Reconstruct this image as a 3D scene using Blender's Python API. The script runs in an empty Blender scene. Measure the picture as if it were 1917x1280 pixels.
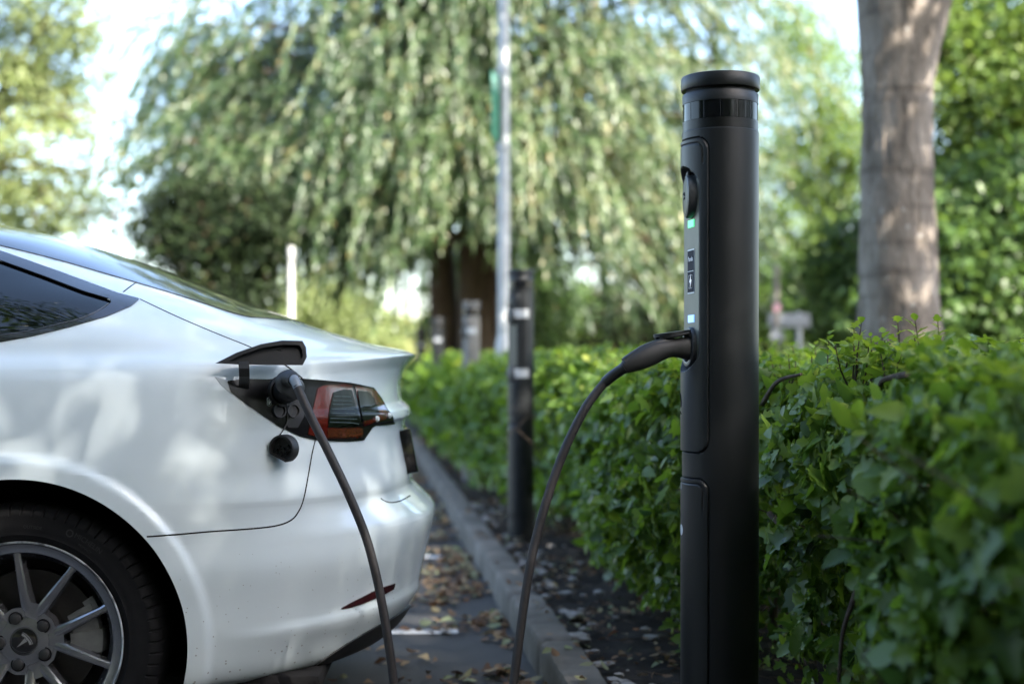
import bpy, bmesh, math, random
import numpy as np
from mathutils import Vector, Matrix, noise
from mathutils.bvhtree import BVHTree

rng = np.random.default_rng(7)
random.seed(7)
SC = bpy.context.scene
COL = SC.collection
R = math.radians

# ------------------------------------------------------------------ camera model (50 mm, eye height 1 m)
F, CX, HY, CAMZ = 2662.0, 958.5, 682.0, 1.0


def at(px, py, d):
    return np.array([(px - CX) / F * d, d, CAMZ - (py - HY) / F * d])


def proj(P):
    P = np.asarray(P)
    return np.stack([CX + F * P[..., 0] / P[..., 1], HY - F * (P[..., 2] - CAMZ) / P[..., 1]], -1)


cam_d = bpy.data.cameras.new("camera")
cam = bpy.data.objects.new("camera", cam_d)
COL.objects.link(cam)
cam.location = (0, 0, CAMZ)
cam.rotation_euler = (R(90), 0, 0)
cam_d.sensor_width = 36.0
cam_d.lens = F / 1917 * 36
cam_d.shift_y = (HY - 640) / 1917
cam_d.clip_start = 0.05
cam_d.clip_end = 2000
cam_d.dof.use_dof = True
cam_d.dof.focus_distance = 3.38
cam_d.dof.aperture_fstop = 1.8
SC.camera = cam


# ------------------------------------------------------------------ object helpers
def tag(o, label=None, cat=None, group=None, kind=None):
    if label:
        o["label"] = label
    if cat:
        o["category"] = cat
    if group:
        o["group"] = group
    if kind:
        o["kind"] = kind
    return o


def empty(name, loc=(0, 0, 0), rz=0.0):
    o = bpy.data.objects.new(name, None)
    o.empty_display_size = 0.1
    COL.objects.link(o)
    o.location = loc
    o.rotation_euler = (0, 0, rz)
    return o


def link(name, me, mat=None, parent=None):
    o = bpy.data.objects.new(name, me)
    COL.objects.link(o)
    if mat is not None:
        for m in (mat if isinstance(mat, (list, tuple)) else [mat]):
            me.materials.append(m)
    if parent is not None:
        o.parent = parent
    return o


def pyobj(name, V, Fs, mat=None, parent=None, smooth=True, recalc=False):
    me = bpy.data.meshes.new(name)
    me.from_pydata([tuple(map(float, v)) for v in V], [], [tuple(f) for f in Fs])
    if recalc:
        bm = bmesh.new()
        bm.from_mesh(me)
        bmesh.ops.recalc_face_normals(bm, faces=bm.faces)
        bm.to_mesh(me)
        bm.free()
    me.polygons.foreach_set("use_smooth", [smooth] * len(me.polygons))
    me.update()
    return link(name, me, mat, parent)


def bmobj(name, bm, mat=None, parent=None, smooth=True):
    me = bpy.data.meshes.new(name)
    bmesh.ops.recalc_face_normals(bm, faces=bm.faces)
    bm.to_mesh(me)
    bm.free()
    me.polygons.foreach_set("use_smooth", [smooth] * len(me.polygons))
    return link(name, me, mat, parent)


def sharp(o, deg=35):
    """mark edges sharper than deg so that smooth shading stops at them"""
    me = o.data
    bm = bmesh.new()
    bm.from_mesh(me)
    for e in bm.edges:
        if len(e.link_faces) == 2 and e.calc_face_angle(0) > R(deg):
            e.smooth = False
    bm.to_mesh(me)
    bm.free()
    return o


def add_box(bm, c, s, M=None, bev=0.0):
    r = bmesh.ops.create_cube(bm, size=1)
    vs = r["verts"]
    bmesh.ops.scale(bm, vec=s, verts=vs)
    if bev:
        es = list({e for v in vs for e in v.link_edges})
        rr = bmesh.ops.bevel(bm, geom=es, offset=bev, segments=2, affect="EDGES", profile=0.6)
        vs = list({v for f in rr["faces"] for v in f.verts} | {v for v in vs if v.is_valid})
    bmesh.ops.translate(bm, vec=c, verts=vs)
    if M is not None:
        bmesh.ops.transform(bm, matrix=M, verts=vs)
    return vs


def tube_arrays(pts, rad, seg=12, cap=True, squash=None):
    """swept tube through pts; returns verts, faces"""
    pts = [Vector(p) for p in pts]
    n = len(pts)
    rad = [rad] * n if np.isscalar(rad) else list(rad)
    V, Fs = [], []
    t0 = (pts[1] - pts[0]).normalized()
    up = Vector((0, 0, 1)) if abs(t0.z) < 0.9 else Vector((0, 1, 0))
    u = t0.cross(up).normalized()
    for i in range(n):
        t = (pts[min(i + 1, n - 1)] - pts[max(i - 1, 0)]).normalized()
        u = (u - t * u.dot(t)).normalized()
        w = t.cross(u)
        for k in range(seg):
            a = 2 * math.pi * k / seg
            su = squash if squash else 1.0
            V.append(pts[i] + u * (math.cos(a) * rad[i] * su) + w * (math.sin(a) * rad[i]))
    for i in range(n - 1):
        for k in range(seg):
            k2 = (k + 1) % seg
            Fs.append((i * seg + k, i * seg + k2, (i + 1) * seg + k2, (i + 1) * seg + k))
    if cap:
        Fs.append(tuple(range(seg - 1, -1, -1)))
        Fs.append(tuple((n - 1) * seg + k for k in range(seg)))
    return V, Fs


class MB:
    """collects pieces of ONE mesh"""

    def __init__(s):
        s.V, s.F = [], []

    def add(s, V, Fs):
        o = len(s.V)
        s.V += [Vector(v) for v in V]
        s.F += [tuple(i + o for i in f) for f in Fs]
        return s

    def tube(s, pts, rad, seg=12, cap=True, squash=None):
        return s.add(*tube_arrays(pts, rad, seg, cap, squash))

    def lathe(s, prof, seg=48, M=None, close=False):
        """prof: (r, z) list about Z"""
        V, Fs = [], []
        n = len(prof)
        for k in range(seg):
            a = 2 * math.pi * k / seg
            for r, z in prof:
                v = Vector((r * math.cos(a), r * math.sin(a), z))
                V.append(M @ v if M else v)
        for k in range(seg):
            k2 = (k + 1) % seg
            for i in range(n - 1):
                Fs.append((k * n + i, k2 * n + i, k2 * n + i + 1, k * n + i + 1))
        return s.add(V, Fs)

    def box(s, c, size, M=None, bev=0.0):
        bm = bmesh.new()
        add_box(bm, c, size, M, bev)
        bm.verts.index_update()
        V = [v.co.copy() for v in bm.verts]
        Fs = [tuple(v.index for v in f.verts) for f in bm.faces]
        bm.free()
        return s.add(V, Fs)

    def prism(s, poly2, a, b, frame):
        """poly2 list of 2-D points, extruded from a to b along frame normal; frame maps (x, y, h)"""
        n = len(poly2)
        V = [frame(x, y, a) for x, y in poly2] + [frame(x, y, b) for x, y in poly2]
        Fs = [tuple(range(n)), tuple(range(2 * n - 1, n - 1, -1))]
        for i in range(n):
            j = (i + 1) % n
            Fs.append((i, n + i, n + j, j))
        return s.add(V, Fs)

    def build(s, name, mat, parent=None, smooth=True, deg=40, merge=True):
        o = pyobj(name, s.V, s.F, mat, parent, smooth, recalc=True)
        if merge:
            bm = bmesh.new()
            bm.from_mesh(o.data)
            bmesh.ops.remove_doubles(bm, verts=bm.verts, dist=1e-6)
            bmesh.ops.recalc_face_normals(bm, faces=bm.faces)
            bm.to_mesh(o.data)
            bm.free()
        if smooth:
            sharp(o, deg)
        return o


def catmull(P, n):
    P = [np.asarray(p, float) for p in P]
    P = [2 * P[0] - P[1]] + P + [2 * P[-1] - P[-2]]
    out = []
    for i in range(1, len(P) - 2):
        for k in range(n):
            t = k / n
            a, b, c, d = P[i - 1:i + 3]
            out.append(0.5 * (2 * b + (c - a) * t + (2 * a - 5 * b + 4 * c - d) * t * t + (3 * b - a - 3 * c + d) * t ** 3))
    out.append(P[-2])
    return out


def text_mesh(txt, size, align="CENTER", extrude=0.0):
    c = bpy.data.curves.new("lettering", "FONT")
    c.body = txt
    c.size = size
    c.align_x = align
    c.align_y = "CENTER"
    c.extrude = extrude
    c.resolution_u = 3
    o = bpy.data.objects.new("lettering", c)
    COL.objects.link(o)
    dg = bpy.context.evaluated_depsgraph_get()
    me = bpy.data.meshes.new_from_object(o.evaluated_get(dg))
    V = [v.co.copy() for v in me.vertices]
    Fs = [tuple(p.vertices) for p in me.polygons]
    bpy.data.objects.remove(o)
    bpy.data.curves.remove(c)
    bpy.data.meshes.remove(me)
    return V, Fs


# ------------------------------------------------------------------ material helpers
def new_mat(name):
    m = bpy.data.materials.new(name)
    m.use_nodes = True
    nt = m.node_tree
    b = nt.nodes["Principled BSDF"]
    return m, nt, b


def simple(name, col, rough=0.5, metal=0.0, coat=0.0, spec=0.5, emit=None, es=0.0):
    m, nt, b = new_mat(name)
    b.inputs["Base Color"].default_value = (*col, 1)
    b.inputs["Roughness"].default_value = rough
    b.inputs["Metallic"].default_value = metal
    b.inputs["Coat Weight"].default_value = coat
    b.inputs["Coat Roughness"].default_value = 0.04
    b.inputs["Specular IOR Level"].default_value = spec
    if emit:
        b.inputs["Emission Color"].default_value = (*emit, 1)
        b.inputs["Emission Strength"].default_value = es
    return m


def N(nt, t, **kw):
    n = nt.nodes.new(t)
    for k, v in kw.items():
        if k in n.inputs:
            n.inputs[k].default_value = v
        else:
            setattr(n, k, v)
    return n


def ramp(nt, fac, stops):
    r = nt.nodes.new("ShaderNodeValToRGB")
    e = r.color_ramp.elements
    while len(e) < len(stops):
        e.new(0.5)
    for i, (p, c) in enumerate(stops):
        e[i].position = p
        e[i].color = (*c, 1)
    nt.links.new(fac, r.inputs["Fac"])
    return r.outputs["Color"]


def noisy(name, scale, stops, rough=(0.5, 0.7), bump=0.2, bscale=None, detail=6, stretch=None, dist=0.01, metal=0, spec=0.4, extra=None):
    m, nt, b = new_mat(name)
    tc = N(nt, "ShaderNodeTexCoord")
    vec = tc.outputs["Object"]
    if stretch:
        mp = N(nt, "ShaderNodeMapping")
        mp.inputs["Scale"].default_value = stretch
        nt.links.new(vec, mp.inputs["Vector"])
        vec = mp.outputs["Vector"]
    n1 = N(nt, "ShaderNodeTexNoise", Scale=scale, Detail=detail, Roughness=0.6)
    nt.links.new(vec, n1.inputs["Vector"])
    col = ramp(nt, n1.outputs["Fac"], stops)
    nt.links.new(col, b.inputs["Base Color"])
    n2 = N(nt, "ShaderNodeTexNoise", Scale=bscale or scale * 6, Detail=5, Roughness=0.65)
    nt.links.new(vec, n2.inputs["Vector"])
    mr = N(nt, "ShaderNodeMapRange")
    mr.inputs["To Min"].default_value, mr.inputs["To Max"].default_value = rough
    nt.links.new(n2.outputs["Fac"], mr.inputs["Value"])
    nt.links.new(mr.outputs["Result"], b.inputs["Roughness"])
    bp = N(nt, "ShaderNodeBump", Strength=bump, Distance=dist)
    nt.links.new(n2.outputs["Fac"], bp.inputs["Height"])
    nt.links.new(bp.outputs["Normal"], b.inputs["Normal"])
    b.inputs["Metallic"].default_value = metal
    b.inputs["Specular IOR Level"].default_value = spec
    return m


def leafmat(name, stops, transl=0.35, rough=0.45, spec=0.35, tcol=None):
    """leaf colours from a per-leaf random value; light shines through"""
    m, nt, b = new_mat(name)
    a = N(nt, "ShaderNodeAttribute", attribute_name="rnd")
    col = ramp(nt, a.outputs["Fac"], stops)
    nt.links.new(col, b.inputs["Base Color"])
    b.inputs["Roughness"].default_value = rough
    b.inputs["Specular IOR Level"].default_value = spec
    t = N(nt, "ShaderNodeBsdfTranslucent")
    hs = N(nt, "ShaderNodeHueSaturation", Saturation=1.1, Value=1.5)
    hs.inputs["Hue"].default_value = 0.49
    nt.links.new(col, hs.inputs["Color"])
    nt.links.new(hs.outputs["Color"], t.inputs["Color"])
    mx = N(nt, "ShaderNodeMixShader")
    mx.inputs["Fac"].default_value = transl
    nt.links.new(b.outputs["BSDF"], mx.inputs[1])
    nt.links.new(t.outputs["BSDF"], mx.inputs[2])
    nt.links.new(mx.outputs["Shader"], nt.nodes["Material Output"].inputs["Surface"])
    return m


# ------------------------------------------------------------------ leaves: many small shaped faces in ONE mesh
def _fan(outline, fold=0.25, droop=0.25):
    V = [(0.45, 0, 0)]
    half = [(x, y) for x, y in outline]
    full = half + [(x, -y) for x, y in half[-2:0:-1]]
    for x, y in full:
        V.append((x, y, 0))
    V = np.array(V, float)
    V[:, 2] = fold * np.abs(V[:, 1]) - droop * (V[:, 0] ** 2)
    n = len(full)
    T = [(0, 1 + i, 1 + (i + 1) % n) for i in range(n)]
    return V, np.array(T)


LEAF = {
    "lobed": _fan([(0, 0), (0.16, 0.2), (0.06, 0.42), (0.36, 0.27), (0.5, 0.5), (0.62, 0.24), (0.86, 0.2), (1, 0)], 0.3, 0.2),
    "oval": _fan([(0, 0), (0.14, 0.18), (0.42, 0.3), (0.74, 0.2), (1, 0)], 0.35, 0.25),
    "small": _fan([(0, 0), (0.35, 0.26), (0.75, 0.2), (1, 0)], 0.3, 0.2),
    "narrow": (np.array([(0, 0, 0), (0.5, 0.11, 0.0), (1, 0, -0.1), (0.5, -0.11, 0.0)]), np.array([(0, 1, 2), (0, 2, 3)])),
    "rhomb": (np.array([(0, 0, 0), (0.45, 0.32, 0.1), (1, 0, -0.12), (0.45, -0.32, 0.1)]), np.array([(0, 1, 2), (0, 2, 3)])),
}


def leaf_mesh(name, kind, pos, d, nrm, size, rnd, mat, parent=None, curl=None):
    T, Fc = LEAF[kind]
    pos, d, nrm = np.asarray(pos), np.asarray(d, float), np.asarray(nrm, float)
    n = len(pos)
    d = d / (np.linalg.norm(d, axis=1, keepdims=True) + 1e-9)
    b = np.cross(nrm, d)
    b /= np.linalg.norm(b, axis=1, keepdims=True) + 1e-9
    nn = np.cross(d, b)
    s = np.asarray(size)[:, None, None]
    zz = T[None, :, 2, None] * (1.0 if curl is None else np.asarray(curl)[:, None, None])
    V = pos[:, None, :] + s * (T[None, :, 0, None] * d[:, None] + T[None, :, 1, None] * b[:, None] + zz * nn[:, None])
    k = len(T)
    Fi = (Fc[None] + (np.arange(n) * k)[:, None, None]).reshape(-1)
    me = bpy.data.meshes.new(name)
    me.vertices.add(n * k)
    me.vertices.foreach_set("co", V.reshape(-1).astype(np.float32))
    nf = n * len(Fc)
    me.loops.add(nf * 3)
    me.loops.foreach_set("vertex_index", Fi.astype(np.int32))
    me.polygons.add(nf)
    me.polygons.foreach_set("loop_start", (np.arange(nf) * 3).astype(np.int32))
    me.polygons.foreach_set("use_smooth", np.ones(nf, bool))
    at_ = me.attributes.new("rnd", "FLOAT", "POINT")
    at_.data.foreach_set("value", np.repeat(np.asarray(rnd), k).astype(np.float32))
    me.update(calc_edges=True)
    return link(name, me, mat, parent)


def unit(n):
    v = rng.normal(size=(n, 3))
    return v / np.linalg.norm(v, axis=1, keepdims=True)


# ------------------------------------------------------------------ light
SUN_AZ_X, SUN_AZ_Y, SUN_EL = 0.66, -0.75, 44.0      # horizontal direction TO the sun
w = bpy.data.worlds.new("World")
SC.world = w
w.use_nodes = True
wn = w.node_tree
sky = wn.nodes.new("ShaderNodeTexSky")
sky.sky_type = "NISHITA"
sky.sun_disc = False
sky.sun_elevation = R(SUN_EL)
sky.sun_rotation = math.atan2(SUN_AZ_X, SUN_AZ_Y)
sky.air_density = 1.0
sky.dust_density = 2.0
sky.ozone_density = 1.0
wn.links.new(sky.outputs["Color"], wn.nodes["Background"].inputs["Color"])
wn.nodes["Background"].inputs["Strength"].default_value = 0.13
sd = bpy.data.lights.new("sun", "SUN")
sd.energy = 5.0
sd.angle = R(0.5)
sd.color = (1.0, 0.93, 0.82)
so = bpy.data.objects.new("sun", sd)
COL.objects.link(so)
h_ = math.hypot(SUN_AZ_X, SUN_AZ_Y)
to_sun = Vector((SUN_AZ_X / h_ * math.cos(R(SUN_EL)), SUN_AZ_Y / h_ * math.cos(R(SUN_EL)), math.sin(R(SUN_EL))))
so.rotation_euler = to_sun.to_track_quat("Z", "Y").to_euler()
so.location = to_sun * 50
SC.view_settings.view_transform = "Standard"
SC.view_settings.look = "None"
SC.view_settings.exposure = 2.80
SC.view_settings.gamma = 1.0
SC.view_settings.use_curve_mapping = False
SC.cycles.use_denoising = True
SC.cycles.max_bounces = 8
SC.cycles.diffuse_bounces = 4
SC.cycles.transparent_max_bounces = 12
SC.cycles.sample_clamp_indirect = 8
SC.render.film_transparent = False
# ================================================================== CAR
TH = R(2.0)
CL = np.array([-1.2047, 4.2825, 0.0])
cth, sth = math.cos(TH), math.sin(TH)


def l2w(P):
    P = np.asarray(P, float)
    return np.stack([P[..., 0] * cth - P[..., 1] * sth + CL[0], P[..., 0] * sth + P[..., 1] * cth + CL[1], P[..., 2]], -1)


def w2l(P):
    P = np.asarray(P, float) - CL
    return np.stack([P[..., 0] * cth + P[..., 1] * sth, -P[..., 0] * sth + P[..., 1] * cth, P[..., 2]], -1)


CAMW = np.array([0, 0, CAMZ])
# z centre, rear x at centre, z at side, half width, rear corner length, corner exponent, front x
ROWS = np.array([
    (1.444, -1.15, 1.444, .10, .30, 2.2, -1.35),
    (1.436, -.72, 1.434, .34, .60, 2.4, -1.70),
    (1.415, -.385, 1.408, .47, .70, 2.7, -1.92),
    (1.391, -.225, 1.384, .525, .70, 2.9, -2.03),
    (1.350, -.055, 1.343, .585, .70, 3.0, -2.14),
    (1.294, .115, 1.288, .640, .68, 3.0, -2.28),
    (1.229, .285, 1.224, .700, .65, 3.0, -2.43),
    (1.165, .455, 1.158, .765, .62, 3.0, -2.57),
    (1.132, .550, 1.118, .797, .62, 3.0, -2.64),
    (1.088, .690, 1.064, .836, .66, 2.9, -2.73),
    (1.060, .790, 1.030, .855, .70, 2.7, -2.85),
    (1.034, .903, .997, .886, .73, 2.5, -2.99),
    (1.0295, .910, .992, .890, .735, 2.5, -3.02),
    (1.024, .906, .987, .8935, .735, 2.5, -3.06),
    (.990, .876, .962, .9035, .735, 2.5, -3.13),
    (.941, .862, .930, .9095, .735, 2.5, -3.25),
    (.894, .867, .888, .914, .735, 2.5, -3.38),
    (.866, .893, .864, .9165, .735, 2.5, -3.44),
    (.850, .896, .848, .918, .735, 2.5, -3.47),
    (.838, .882, .836, .919, .735, 2.5, -3.49),
    (.810, .876, .808, .921, .735, 2.5, -3.53),
    (.740, .888, .738, .925, .735, 2.5, -3.60),
    (.670, .900, .668, .926, .745, 2.5, -3.65),
    (.652, .900, .650, .926, .75, 2.45, -3.66),
    (.605, .939, .603, .925, .78, 2.4, -3.69),
    (.568, .9715, .568, .923, .80, 2.4, -3.70),
    (.558, .972, .556, .922, .80, 2.4, -3.70),
    (.500, .960, .500, .918, .80, 2.4, -3.71),
    (.411, .938, .411, .909, .79, 2.4, -3.70),
    (.348, .925, .348, .902, .78, 2.4, -3.68),
    (.300, .902, .300, .896, .77, 2.4, -3.65),
    (.262, .880, .255, .889, .76, 2.4, -3.62),
    (.235, .850, .225, .882, .75, 2.4, -3.58),
    (.215, .800, .205, .868, .73, 2.4, -3.50)])
_d = np.diff(ROWS[:, [0, 1, 2, 3]], axis=0)
XB = ROWS[:, 1].copy()          # rear line without the spoiler lip and plate recess, which only form towards the centre
XB[11:22] = np.interp(np.arange(11, 22), [11, 21], [.893, .890])
XB[21:28] = np.interp(-ROWS[21:28, 0], [-.74, -.50], [.890, .963])
TK = np.concatenate([[0], np.cumsum(np.linalg.norm(_d, axis=1))])


def pchip(x, y, q):
    h = np.diff(x)
    s = np.diff(y) / h
    m = np.zeros(len(x))
    for i in range(1, len(x) - 1):
        if s[i - 1] * s[i] > 0:
            w1, w2 = 2 * h[i] + h[i - 1], h[i] + 2 * h[i - 1]
            m[i] = (w1 + w2) / (w1 / s[i - 1] + w2 / s[i])
    m[0], m[-1] = s[0], s[-1]
    i = np.clip(np.searchsorted(x, q, side="right") - 1, 0, len(x) - 2)
    t = (q - x[i]) / h[i]
    return ((1 + 2 * t) * (1 - t) ** 2 * y[i] + t * (1 - t) ** 2 * h[i] * m[i] + t * t * (3 - 2 * t) * y[i + 1] + t * t * (t - 1) * h[i] * m[i + 1])


def sstep(a, b, x):
    t = np.clip((x - a) / (b - a), 0, 1)
    return t * t * (3 - 2 * t)


def line_y(pts, x):
    p = np.array(pts, float)
    return np.interp(x, p[:, 0], p[:, 1])


def surf(v, t):
    """v in 0..3 round the half outline (front centre -> near side -> rear centre), t down the side. Local metres."""
    v, t = np.broadcast_arrays(np.asarray(v, float), np.asarray(t, float))
    c = [pchip(TK, ROWS[:, k], t) for k in range(7)]
    zc, xr, zs, W, L, n, xf = c
    xb = pchip(TK, XB, t)
    Lf = np.minimum(0.75, 0.45 * (xr - xf))
    L = np.minimum(L, 0.45 * (xr - xf))
    nf = np.full_like(n, 2.4)
    k = np.where(v < 1, 1 - v, np.where(v > 2, v - 2, 0.0))
    k = np.clip(k, 0, 1)
    nn = np.where(v < 1, nf, n)
    a = k ** (nn / 2) / (k ** (nn / 2) + (1 - k) ** (nn / 2)) * (math.pi / 2)
    px = np.sin(a) ** (2 / nn)
    py = np.maximum(np.cos(a), 0) ** (2 / nn)
    xcR, xcF = xb - L, xf + Lf
    x = np.where(v < 1, xcF - Lf * px, np.where(v > 2, xcR + L * px, xcF + (xcR - xcF) * np.clip(v - 1, 0, 1)))
    x = x + np.where(v > 2, (xr - xb) * px ** np.interp(t, [TK[14], TK[16], TK[20], TK[21]], [3.0, 6.0, 6.0, 2.3]), 0.0)
    y = -W * py
    rel = np.where(v > 1.5, np.clip(1 - py ** 2, 0, 1), 0.0)
    z = zs + (zc - zs) * rel
    # wheel-arch flares
    for xw in (0.0, -2.875):
        r = np.hypot(x - xw, z - 0.334)
        m = sstep(0.454, 0.437, r) * (np.abs(y) > 0.6) * sstep(0.70, 0.45, np.abs(x - xw) + 0 * r)
        y = y - 0.015 * m
    P = np.stack([x, y, z], -1)
    # lower bumper ledge: a step that climbs towards the tail
    q = proj(l2w(P))
    lx, ly = q[..., 0], q[..., 1]
    Lp = [(380, 1190), (475, 1177), (560, 1163), (621, 1149), (660, 1139), (741, 1114), (790, 1084), (830, 1060)]
    below = ly - line_y(Lp, lx)
    fade = sstep(400, 600, lx) * (v > 1.9) * (z < 0.5)
    st = (sstep(-2, 9, below) * 0.011 - sstep(9, 70, below) * 0.008) * fade
    out = np.stack([0.55 + 0 * x, -0.83 + 0 * x, 0 * x], -1)
    return P + out * st[..., None]


def grid(v, t):
    vv, tt = np.meshgrid(v, t)
    return surf(vv, tt)


def gnormals(P):
    a = np.gradient(P, axis=1)
    b = np.gradient(P, axis=0)
    n = np.cross(a, b)
    n /= np.linalg.norm(n, axis=-1, keepdims=True) + 1e-12
    return n          # checked for sign below


def polysd(poly, q):
    """signed distance (+ inside) of points q (...,2) to a polygon"""
    P = np.asarray(poly, float)
    shp = q.shape[:-1]
    q = q.reshape(-1, 2)
    dist = np.full(len(q), 1e9)
    ins = np.zeros(len(q), bool)
    for i in range(len(P)):
        a, b = P[i], P[(i + 1) % len(P)]
        ab = b - a
        tt = np.clip(((q - a) @ ab) / (ab @ ab + 1e-12), 0, 1)
        dist = np.minimum(dist, np.linalg.norm(q - a - tt[:, None] * ab, axis=1))
        cr = ((a[1] > q[:, 1]) != (b[1] > q[:, 1])) & (q[:, 0] < (b[0] - a[0]) * (q[:, 1] - a[1]) / (b[1] - a[1] + 1e-12) + a[0])
        ins ^= cr
    return np.where(ins, dist, -dist).reshape(shp)


def clip_grid(P, f):
    """keep the part of the grid where f > 0 (marching squares on quads)"""
    nt, nv = f.shape
    V, Fs, idx, eidx = [], [], {}, {}

    def vid(i, j):
        k = i * nv + j
        if k not in idx:
            idx[k] = len(V)
            V.append(P[i, j])
        return idx[k]

    def eid(a, b):
        k = (min(a, b), max(a, b))
        if k not in eidx:
            ia, ja = divmod(k[0], nv)
            ib, jb = divmod(k[1], nv)
            fa, fb = f[ia, ja], f[ib, jb]
            t = fa / (fa - fb)
            eidx[k] = len(V)
            V.append(P[ia, ja] * (1 - t) + P[ib, jb] * t)
        return eidx[k]
    pos = f > 0
    cnt = pos[:-1, :-1].astype(int) + pos[1:, :-1] + pos[:-1, 1:] + pos[1:, 1:]
    for i, j in zip(*np.nonzero(cnt)):
        cs = [(i, j), (i, j + 1), (i + 1, j + 1), (i + 1, j)]
        if cnt[i, j] == 4:
            Fs.append(tuple(vid(*c) for c in cs))
            continue
        poly = []
        for k in range(4):
            a, b = cs[k], cs[(k + 1) % 4]
            if pos[a]:
                poly.append(vid(*a))
            if pos[a] != pos[b]:
                poly.append(eid(a[0] * nv + a[1], b[0] * nv + b[1]))
        if len(poly) >= 3:
            Fs.append(tuple(poly))
    return V, Fs


# ---- materials
paint = simple("white_paint", (0.575, 0.65, 0.69), 0.4, 0, 1.0, 0.25)
_nt = paint.node_tree
_b = _nt.nodes["Principled BSDF"]
_tc = N(_nt, "ShaderNodeTexCoord")
_n = N(_nt, "ShaderNodeTexNoise", Scale=5.0, Detail=8, Roughness=0.65)
_nt.links.new(_tc.outputs["Object"], _n.inputs["Vector"])
_mr = N(_nt, "ShaderNodeMapRange")
_mr.inputs["From Min"].default_value, _mr.inputs["From Max"].default_value = 0.35, 0.75
_mr.inputs["To Min"].default_value, _mr.inputs["To Max"].default_value = 0.015, 0.07
_nt.links.new(_n.outputs["Fac"], _mr.inputs["Value"])
_nt.links.new(_mr.outputs["Result"], _b.inputs["Coat Roughness"])
# road specks: small dark dots of dirt, thickest low on the body
_vn = N(_nt, "ShaderNodeTexVoronoi", Scale=55.0)
_nt.links.new(_tc.outputs["Object"], _vn.inputs["Vector"])
_n2 = N(_nt, "ShaderNodeTexNoise", Scale=9.0, Detail=3)
_nt.links.new(_tc.outputs["Object"], _n2.inputs["Vector"])
_sx = N(_nt, "ShaderNodeSeparateXYZ")
_nt.links.new(_tc.outputs["Object"], _sx.inputs["Vector"])
_zr = N(_nt, "ShaderNodeMapRange")
_zr.inputs["From Min"].default_value, _zr.inputs["From Max"].default_value = 0.2, 0.62
_zr.inputs["To Min"].default_value, _zr.inputs["To Max"].default_value = 0.30, 0.03
_nt.links.new(_sx.outputs["Z"], _zr.inputs["Value"])
_mu = N(_nt, "ShaderNodeMath", operation="MULTIPLY")
_nt.links.new(_zr.outputs["Result"], _mu.inputs[0])
_nt.links.new(_n2.outputs["Fac"], _mu.inputs[1])
_lt = N(_nt, "ShaderNodeMath", operation="LESS_THAN")
_nt.links.new(_vn.outputs["Distance"], _lt.inputs[0])
_nt.links.new(_mu.outputs["Value"], _lt.inputs[1])
_mx = N(_nt, "ShaderNodeMix", data_type="RGBA")
_mx.inputs["A"].default_value = (0.575, 0.65, 0.69, 1)
_mx.inputs["B"].default_value = (0.20, 0.20, 0.19, 1)
_f = N(_nt, "ShaderNodeMath", operation="MULTIPLY")
_f.inputs[1].default_value = 0.7
_nt.links.new(_lt.outputs["Value"], _f.inputs[0])
_nt.links.new(_f.outputs["Value"], _mx.inputs["Factor"])
_nt.links.new(_mx.outputs["Result"], _b.inputs["Base Color"])

bay_black = simple("bay_black", (0.006, 0.006, 0.007), 0.2, spec=0.28)
gloss_black = simple("gloss_black", (0.008, 0.008, 0.009), 0.12, 0, 0.6)
satin_black = simple("satin_black", (0.010, 0.011, 0.012), 0.42)
plastic_black = simple("plastic_black", (0.013, 0.013, 0.014), 0.55)
gap_mat = simple("gap_black", (0.006, 0.006, 0.007), 0.8, spec=0.1)
liner_mat = simple("dark_liner", (0.012, 0.012, 0.013), 0.9, spec=0.1)
chrome = simple("silver_metal", (0.75, 0.76, 0.78), 0.18, 1.0)
red_lens = simple("red_lens", (0.060, 0.004, 0.003), 0.18, 0, 0.35)
amber_lens = simple("amber_lens", (0.060, 0.013, 0.005), 0.18, 0, 1.0)
smoke_lens = simple("smoke_lens", (0.006, 0.009, 0.006), 0.16, 0, 0.0, 0.1)
red_reflector = simple("red_reflector", (0.035, 0.004, 0.006), 0.25, 0, 0.3)
rubber = noisy("tyre_rubber", 30, [(0.3, (0.004, 0.004, 0.005)), (0.7, (0.007, 0.007, 0.008))], (0.65, 0.8), 0.1, 200, spec=0.18)
rim_mat = simple("gunmetal_alloy", (0.25, 0.26, 0.285), 0.27, 0.85)
rim_dark = simple("dark_barrel", (0.03, 0.032, 0.036), 0.5, 0.6)
steel = noisy("brake_steel", 12, [(0.3, (0.030, 0.028, 0.028)), (0.7, (0.055, 0.052, 0.051))], (0.35, 0.5), 0.05, 120, metal=0.8)
cast = noisy("cast_caliper", 25, [(0.3, (0.09, 0.095, 0.095)), (0.7, (0.15, 0.155, 0.155))], (0.5, 0.7), 0.15, 120, metal=0.2)
seat_mat = simple("seat_black", (0.012, 0.012, 0.013), 0.6)
grey_plastic = simple("grey_plastic", (0.16, 0.19, 0.23), 0.4)
cable_mat = noisy("cable_rubber", 60, [(0.3, (0.020, 0.018, 0.019)), (0.7, (0.028, 0.025, 0.026))], (0.5, 0.65), 0.05, 300)


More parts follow.
